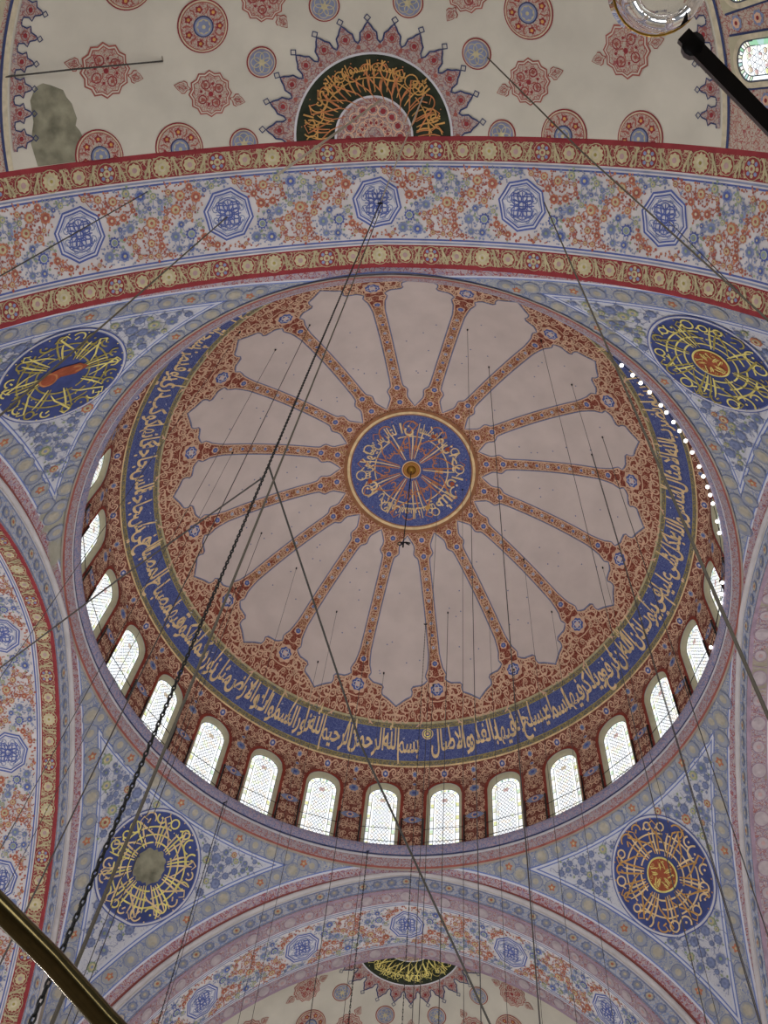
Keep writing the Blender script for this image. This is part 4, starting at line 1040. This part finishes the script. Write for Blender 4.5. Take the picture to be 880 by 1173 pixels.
    if wins:
        mesh = None
        for k in range(-9, 9):
            a = ((k + .85) * C5 - 5.3 if k >= 0 else (k + .15) * C5 + 5.3)
            if abs(a) > 84: continue
            wi += 1; zf = S.at(rad(a), pE + .13, True)
            r0 = root('window_%d' % wi, tuple(float(v) for v in W(zf)(np.array([0.]), np.array([0.]), np.array([.05]))[0])); tag(r0, 'small stained glass window in the tier below the lace border, its coloured panes yellow, green and pink', 'window', 'windows of the near half dome', 'structure')
            G = glass_pts(.42, -1.9, .82, 1.2); O = glass_pts(.50, -1.9, .84, 1.30); ht = lambda hw_, zs_, zt_: (lambda y: hw_ if y < zs_ else hw_ * math.sqrt(max(0, 1 - ((y - zs_) / (zt_ - zs_)) ** 2)))
            dn = lambda L_: [(a0 + (a1 - a0) * q / 9, b0 + (b1 - b0) * q / 9) for (a0, b0), (a1, b1) in zip(L_[:-1], L_[1:]) for q in range(9)] + [L_[-1]]
            bb = MB(); bb.stamp(St().rib(dn(O), .12, 'sand', 1), W(zf), h0=.06); bb.build('surround', r0)
            bb = MB(); s_ = St().rows(ht(.42, .82, 1.2), -1.9, 1.199, 'daylight_pane', 0, 24); I = glass_pts(.31, -1.9, .74, 1.06); g = random.Random(wi)
            for i in range(len(G) - 1):
                if i % 2 == 0: s_.poly([G[i], G[i + 1], I[i + 1], I[i]], 'pane_yellow' if i % 4 else 'pane_green', 1)
            cells = [(x, y) for x in (-.21, -.07, .07, .21) for y in np.arange(-1.75, .9, .17)]
            for x, y in cells: s_.disc(x + (.03 if int(y * 6) % 2 else -.03), y, .068, g.choice(('pane_pink', 'pane_yellow', 'pane_pink', 'daylight_pane')), 1, 6)
            bb.stamp(s_, W(zf), h0=.05); lab(bb.build('pane', r0), 'coloured glass lit by daylight')
            bb = MB(); s_ = St().rib(dn(G), .04, 'leaddark', 0).rib(dn(I), .022, 'leaddark', 0)
            for i in range(1, len(G) - 1): s_.rib([G[i], I[i]], .022, 'leaddark', 0)
            for x, y in cells: s_.ring(x + (.03 if int(y * 6) % 2 else -.03), y, .072, .015, 'leaddark', 1, 6)
            bb.stamp(s_, W(zf), h0=.075); bb.build('leading', r0)
    return rt
near = half_dome('near', 'pale plaster half dome at the top of the picture with red painted cartouches and a damp patch', True)
half_dome('far', 'pale plaster half dome glimpsed below the far arch at the bottom of the picture', False)
half_dome('left', 'plain plaster half dome behind the left arch', False, False); half_dome('right', 'plain plaster half dome behind the right arch', False, False)
SN = Rev(0, -(NS['A'] + TH), NS['zs'], NS['rho'] - NS['d'], NS['e'], -1)
b = MB(); damp = [(-89.9, 28.30), (-86, 28.22), (-82.5, 28.31), (-79, 28.25), (-76.8, 28.35), (-76.0, 28.50), (-76.2, 28.66), (-76.8, 28.91), (-78.0, 28.98), (-79.1, 29.09), (-81.8, 29.19), (-83.2, 29.16), (-84.2, 29.24), (-86.8, 29.34), (-88.2, 29.30), (-89.9, 29.24)]
s_ = St().rings([(x + 82.8, (y - 28.75) * 8) for x, y in damp], 'cement', 0, 0, 0, 2.0)
b.stamp(s_, lambda a, c, h: SN.pt(np.radians(a - 82.8), np.arccos((28.75 + c / 8 - 20.55) / 12.38), h), h0=.008)
lab(b.build('damp_patch', near), 'bare grey cement patch beside the lace border')

# ---- piers and floor, below the picture
for sx in (-1, 1):
    for sy in (-1, 1):
        b = MB(); c_ = (sx * 13.9, sy * 14.1, 0)
        b.lathe([(3.3, 0), (3.3, .6), (3.0, .8), (3.0, 19.2), (3.25, 19.5), (3.25, 20.0), (.01, 20.0)], 'stone', 48, c_)
        tag(b.build('column'), 'massive round fluted pier carrying the arches', 'pier', 'piers under the dome', 'structure')
b = MB(); b.box((0, 0, -.1), (80, 80, .2), 'carpet_floor' if 'carpet_floor' in MATS else 'stone')
tag(b.build('floor'), 'wide floor of the hall', 'floor', kind='structure')

# ================================================================== THINGS
def cable(pts, r, m, label, name='hanging_cable', cat='cable', group=None, hook=True):
    b = MB(); b.tube(pts, r, m, 7); o = b.build(name); tag(o, label, cat, group)
    return o
def chain(x, y, z1, z0, label, r=.03, link=.22, m='iron', name='lamp_chain', sway=0):
    """links alternately turned, hanging from an eye in the vault"""
    rt = root(name, (x, y, z1)); tag(rt, label, 'chain'); b = MB(); n = int((z1 - z0) / link); tmpl = []
    for k in range(n):
        z = z1 - link * (k + .5); h = link * .72; w = r * 1.0; ang = (k % 2) * PI / 2; pts = []
        for q in range(8):
            a = 2 * PI * q / 8; u = w * math.cos(a); v = h * math.sin(a); pts.append((x + u * math.cos(ang), y + u * math.sin(ang), z + v))
        b.tube(pts, r * .5, m, 4, True)
    b.build('links', rt)
    b = MB(); b.tube([(x, y, z1 + .05), (x, y, z1 - .12)], r * 1.3, 'blackiron', 8); b.tube([(x + .07 * math.cos(q), y, z1 - .1 + .07 * math.sin(q)) for q in np.linspace(0, 2 * PI, 10)[:-1]], .02, 'blackiron', 5, True)
    lab(b.build('eye_bolt', rt), 'black iron eye bolt'); return rt
# chains and ropes falling from the vaults (hook point, lower end)
chain(.09, -14.04, 32.75, 2.4, 'heavy dark chain hanging from the middle strapwork medallion of the near arch', .014, .06)
cable([(.15, -14.0, 32.7), (.20, -13.97, 22), (.19, -13.96, 14), (.19, -13.97, 9), (.16, -13.98, 2.4)], .013, 'rope', 'brown rope falling close beside the heavy dark chain')
A0 = (.09, -14.04, 13.26)
cable([A0, (1.3, -11.7, 10.9), (3.14, -9.01, 8.37)], .012, 'cord', 'taut dark cable running from the heavy chain down to the bottom of the picture')
cable([(.09, -14.04, 12.9), (-1.64, -13.0, 12.3), (-3.62, -11.64, 11.92)], .010, 'wire', 'thin wire slanting from the heavy chain to the left edge')
cable([(3.12, -17.80, 31.7), (5.0, -16.1, 25.3), (7.24, -14.32, 18.34)], .018, 'rope', 'slanting cable from the small lattice roundel of the near half dome to the right edge')
cable([(.24, -16.80, 32.5), (-.70, -16.3, 28.6), (-1.52, -15.88, 25.08)], .030, 'ropepale', 'short pale rope slanting across the black green half medallion')
cable([(1.45, -16.98, 32.4), (.95, -15.9, 32.3), (.12, -14.1, 32.6)], .020, 'ropepale', 'pale cord looping from the half medallion to the middle strapwork medallion')
cable([(-5.17, -18.05, 30.55), (-6.9, -18.0, 28.8), (-8.76, -17.9, 27.24)], .022, 'cord', 'thin cord from a hook in the near half dome to its left edge')
cable([(-5.17, -18.05, 30.55), (-5.2, -18.9, 30.6), (-5.22, -19.66, 30.59)], .018, 'ropepale', 'pale cord running up from the hook in the near half dome')
HK = [(-4.12, -13.97, 31.5, .018, 'rope', 'rope hanging from the second strapwork medallion left of centre, crossing the upper left blue roundel'),
      (-5.9, -14.9, 30.2, .014, 'cord', 'cord hanging across the left end of the near arch'),
      (4.64, -14.17, 31.15, .016, 'rope', 'rope hanging from the near arch and falling down the right side past the drum'),
      (7.55, -14.0, 28.75, .010, 'cord', 'cord hanging from the rightmost strapwork medallion of the near arch')]
for x, y, z, r, m, l in HK: cable([(x, y, z), (x, y, z * .5), (x, y, 2.5)], r, m, l, 'hanging_rope', 'rope')
# long wires from the dome
DH = [(-3.74, -7.73, 43.12), (-5.23, -6.72, 43.18), (-6.27, -7.94, 41.51), (3.49, -5.35, 44.69), (5.51, -6.97, 42.85), (6.82, -5.0, 43.23), (8.15, -2.74, 43.11), (5.1, 3.81, 44.7),
      (6.3, 5.69, 43.2), (7.81, -1.77, 43.6), (3.5, 6.28, 44.2), (-1.39, 8.77, 42.86), (-2.21, 7.61, 43.67), (-3.59, 6.25, 44.18), (-5.37, 4.09, 44.48), (-6.79, 2.15, 44.24), (1.37, -1.65, 46.19), (2.33, .92, 46.13),
      (1.6, 6.5, 44.5), (-4.4, 8.0, 42.7), (-7.6, -2.0, 43.8), (-7.9, 4.2, 42.9), (8.4, 3.2, 42.9), (4.6, 8.2, 42.5), (0.9, 9.2, 42.4), (2.6, -7.2, 43.8)]
for i, (x, y, z) in enumerate(DH):
    z = DZ + math.sqrt(max(1, DR * DR - x * x - y * y)) - .05
    rt = root('hanging_wire', (x, y, z)); tag(rt, 'thin lamp wire hanging straight down from a hook in the dome plaster', 'wire', 'thin wires hanging from the dome')
    b = MB(); b.tube([(x, y, z), (x, y, z * .6), (x, y, 2.5)], 0.008 if i % 3 else .013, 'wire', 5); b.build('strand', rt)
    b = MB(); b.tube([(x, y, z + .05), (x, y, z - .08)], .035, 'blackiron', 6); b.build('hook', rt)
# wire from the boss with its iron hook
rt = root('boss_chain', (0, 0, 46.05)); tag(rt, 'thin iron chain hanging from the crown boss of the dome, ending in a pronged hook', 'chain')
b = MB(); b.tube([(0, 0, 46.1), (0, 0, 38.95)], .022, 'blackiron', 6); b.build('strand', rt)
b = MB(); zc = 38.85
b.tube([(.0, 0, zc + .1), (0, 0, zc - .35)], .035, 'blackiron', 7); b.tube([(.28, .02, zc + .02), (.1, 0, zc + .06), (-.12, 0, zc)], .03, 'blackiron', 6); b.tube([(.24, .02, zc - .12), (.1, 0, zc - .02)], .03, 'blackiron', 6)
b.tube([(-.13 + .09 * math.cos(q), 0, zc - .05 + .13 * math.sin(q)) for q in np.linspace(0, 2 * PI, 12)[:-1]], .025, 'blackiron', 5, True); lab(b.build('hook', rt), 'pronged iron hook')
# heavier wires in front of the far arch
for x, y, z, r, l in ((-1.57, 11.42, 34.2, .02, 'beaded chain hanging from the cornice before the far arch, left of its middle'), (.55, 7.0, 44.35, .014, 'dark chain hanging from the dome down the middle of the far arch'), (-7.15, 9.02, 34.2, .018, 'dark chain hanging from the cornice past the lower left blue roundel')):
    chain(x, y, z, 3.0, l, r, .12)
# bulbs along the cornice
proto = None
for i, a in enumerate((139, 136.5, 134.6, 132.4, 129.4, 127.8, 125.7, 123.8, 121.7, 119.3, 116.4, 114.4, 112.3, 110.7, 109, 105.5, 103.2, 93.4, 91.1, 89.3, 80)):
    a = rad(a); x, y, z = 11.34 * math.sin(a), 11.34 * math.cos(a), 34.36
    if proto is None:
        proto = root('light_bulb', (x, y, z)); b = MB()
        b.lathe([(.0, -.075), (.03, -.07), (.055, -.045), (.065, -.01), (.055, .03), (.03, .06), (.028, .07)], 'bulb_light', 14, (x, y, z)); lab(b.build('glass_bulb', proto), 'glowing white bulb')
        b = MB(); b.lathe([(.03, .06), (.034, .065), (.034, .12), (.028, .13), (.0, .13)], 'blackiron', 12, (x, y, z)); b.build('socket', proto); o = proto
    else: o = dup(proto, 'light_bulb', (x, y, z), 0)
    tag(o, 'tiny bare white bulb of the string along the right side of the cornice', 'light bulb', 'string of bulbs along the cornice')
b = MB(); aa = np.radians(np.linspace(78, 142, 60)); b.tube([(11.36 * math.sin(q), 11.36 * math.cos(q), 34.49) for q in aa], .012, 'blackiron', 5); tag(b.build('bulb_cable'), 'thin black cable of the bulb string along the right side of the cornice', 'cable')

# chandelier pieces close to the camera
b = MB(); p_ = [Vector(v) for v in ((1.20, -17.52, 3.262), (1.36, -17.385, 3.215), (1.512, -17.297, 3.13), (1.618, -17.202, 3.088), (1.728, -17.105, 3.032), (1.86, -17.0, 2.97), (2.02, -16.86, 2.88))]
rt = root('brass_chandelier', tuple(p_[3])); tag(rt, 'dark brass tube of a chandelier rim crossing the bottom left corner', 'chandelier')
b.tube([tuple(v) for v in p_], .0245, 'brass', 24); b.build('tube', rt)
b = MB()
for i in (1,): d = (p_[i + 1] - p_[i]).normalized(); b.tube([tuple(p_[i] - d * .012), tuple(p_[i] + d * .012)], .028, 'brass', 24)
b.build('collar', rt)
rt = root('iron_chandelier', (2.831, -18.79, 3.254)); tag(rt, 'black iron bar of a chandelier slanting through the top right corner', 'chandelier')
b = MB(); q0, q1 = Vector((2.766, -18.848, 3.271)), Vector((2.99, -18.63, 3.20)); d = (q1 - q0).normalized(); up = Vector((0, 0, 1)); sd = d.cross(up).normalized(); up = sd.cross(d)
V = [tuple(p + sd * s1 * .010 + up * s2 * .020) for p in (q0, q1) for s1, s2 in ((-1, -1), (1, -1), (1, 1), (-1, 1))]
b.add(V, [x for a_, b_, c_, e_ in ((0, 1, 2, 3), (7, 6, 5, 4), (0, 4, 5, 1), (1, 5, 6, 2), (2, 6, 7, 3), (3, 7, 4, 0)) for x in ((a_, b_, c_), (a_, c_, e_))], 'blackiron', False); b.build('bar', rt)
b = MB(); b.tube([tuple(q0 + d * .02 - up * .02), tuple(q0 + d * .02 + up * .03)], .016, 'blackiron', 12); b.build('bracket', rt)
LC = Vector((2.722, -18.912, 3.20))
rt = root('glass_lamp', tuple(LC)); tag(rt, 'clear glass oil lamp bowl with gilt rim at the end of the black bar', 'lamp')
b = MB(); pr_ = [(0, -.055), (.022, -.053), (.042, -.042), (.054, -.022), (.058, .004), (.056, .03), (.060, .06), (.064, .085), (.061, .085), (.057, .06), (.053, .03), (.055, .004), (.051, -.02), (.039, -.038), (.020, -.048), (0, -.050)]
b.lathe(pr_, 'glass', 40, tuple(LC)); lab(b.build('glass_bowl', rt), 'clear glass bowl')
b = MB(); b.tube([(LC.x + .062 * math.cos(q), LC.y + .062 * math.sin(q), LC.z + .035) for q in np.linspace(0, 2 * PI, 33)[:-1]], .0018, 'gilt', 8, True); lab(b.build('gilt_rim', rt), 'gilt ring round the bowl')
b = MB(); b.lathe([(0, -.046), (.012, -.044), (.015, -.03), (.010, -.02), (.004, 0), (0, .01)], 'gilt', 20, tuple(LC)); lab(b.build('wick_holder', rt), 'gilt wick holder inside the glass')

# ================================================================== LIGHT AND CAMERA
w = bpy.data.worlds.new('World'); scene.world = w; w.use_nodes = True
bg = w.node_tree.nodes['Background']; bg.inputs[0].default_value = (.90, .94, 1.0, 1); bg.inputs[1].default_value = 0.22
def area(loc, tgt, size, power, col=(1, .97, .92)):
    l = bpy.data.lights.new('daylight', 'AREA'); l.shape = 'RECTANGLE'; l.size, l.size_y = size; l.energy = power; l.color = col
    o = bpy.data.objects.new('daylight', l); COL.objects.link(o); o.location = loc; o.rotation_euler = (Vector(tgt) - Vector(loc)).to_track_quat('-Z', 'Y').to_euler(); return o
# daylight through the tall lower windows of the outer walls
for x, y in ((-26, 0), (26, 0), (0, 29), (0, -29)):
    area((x, y, 7), (0, 0, 36), (26, 8) , 3000, (.97, .98, 1))
for k in range(10):      # unseen fill lights added to brighten the vaults, ringed at chandelier height
    l = bpy.data.lights.new('hall_fill', 'POINT'); l.energy = 330; l.color = (1, .96, .92); l.shadow_soft_size = .25
    o = bpy.data.objects.new('hall_fill', l); COL.objects.link(o); o.location = (10 * math.sin(k * PI / 5 + .3), 10 * math.cos(k * PI / 5 + .3), 3.6)
cam = bpy.data.cameras.new('Camera'); co = bpy.data.objects.new('Camera', cam); COL.objects.link(co); scene.camera = co
cx, cy, cz, el, az, roll, f = 2.452, -18.890, 1.6, rad(64.426), rad(-9.642), rad(8.254), 1211.267
fw = Vector((math.sin(az) * math.cos(el), math.cos(az) * math.cos(el), math.sin(el))); r = fw.cross(Vector((0, 0, 1))).normalized(); u = r.cross(fw)
r2 = r * math.cos(roll) + u * math.sin(roll); u2 = -r * math.sin(roll) + u * math.cos(roll)
co.matrix_world = Matrix(((r2.x, u2.x, -fw.x, cx), (r2.y, u2.y, -fw.y, cy), (r2.z, u2.z, -fw.z, cz), (0, 0, 0, 1)))
cam.sensor_fit = 'VERTICAL'; cam.sensor_height = 36; cam.lens = f * 36 / 1173; cam.shift_x = -5.355 / 1173; cam.shift_y = 1.252 / 1173; cam.clip_start = .05; cam.clip_end = 300
vs = scene.view_settings; vs.view_transform = 'Standard'; vs.look = 'None'; vs.gamma = 1; vs.use_curve_mapping = False; vs.exposure = -0.14
scene.cycles.max_bounces = 6; scene.cycles.diffuse_bounces = 4; scene.cycles.use_denoising = True
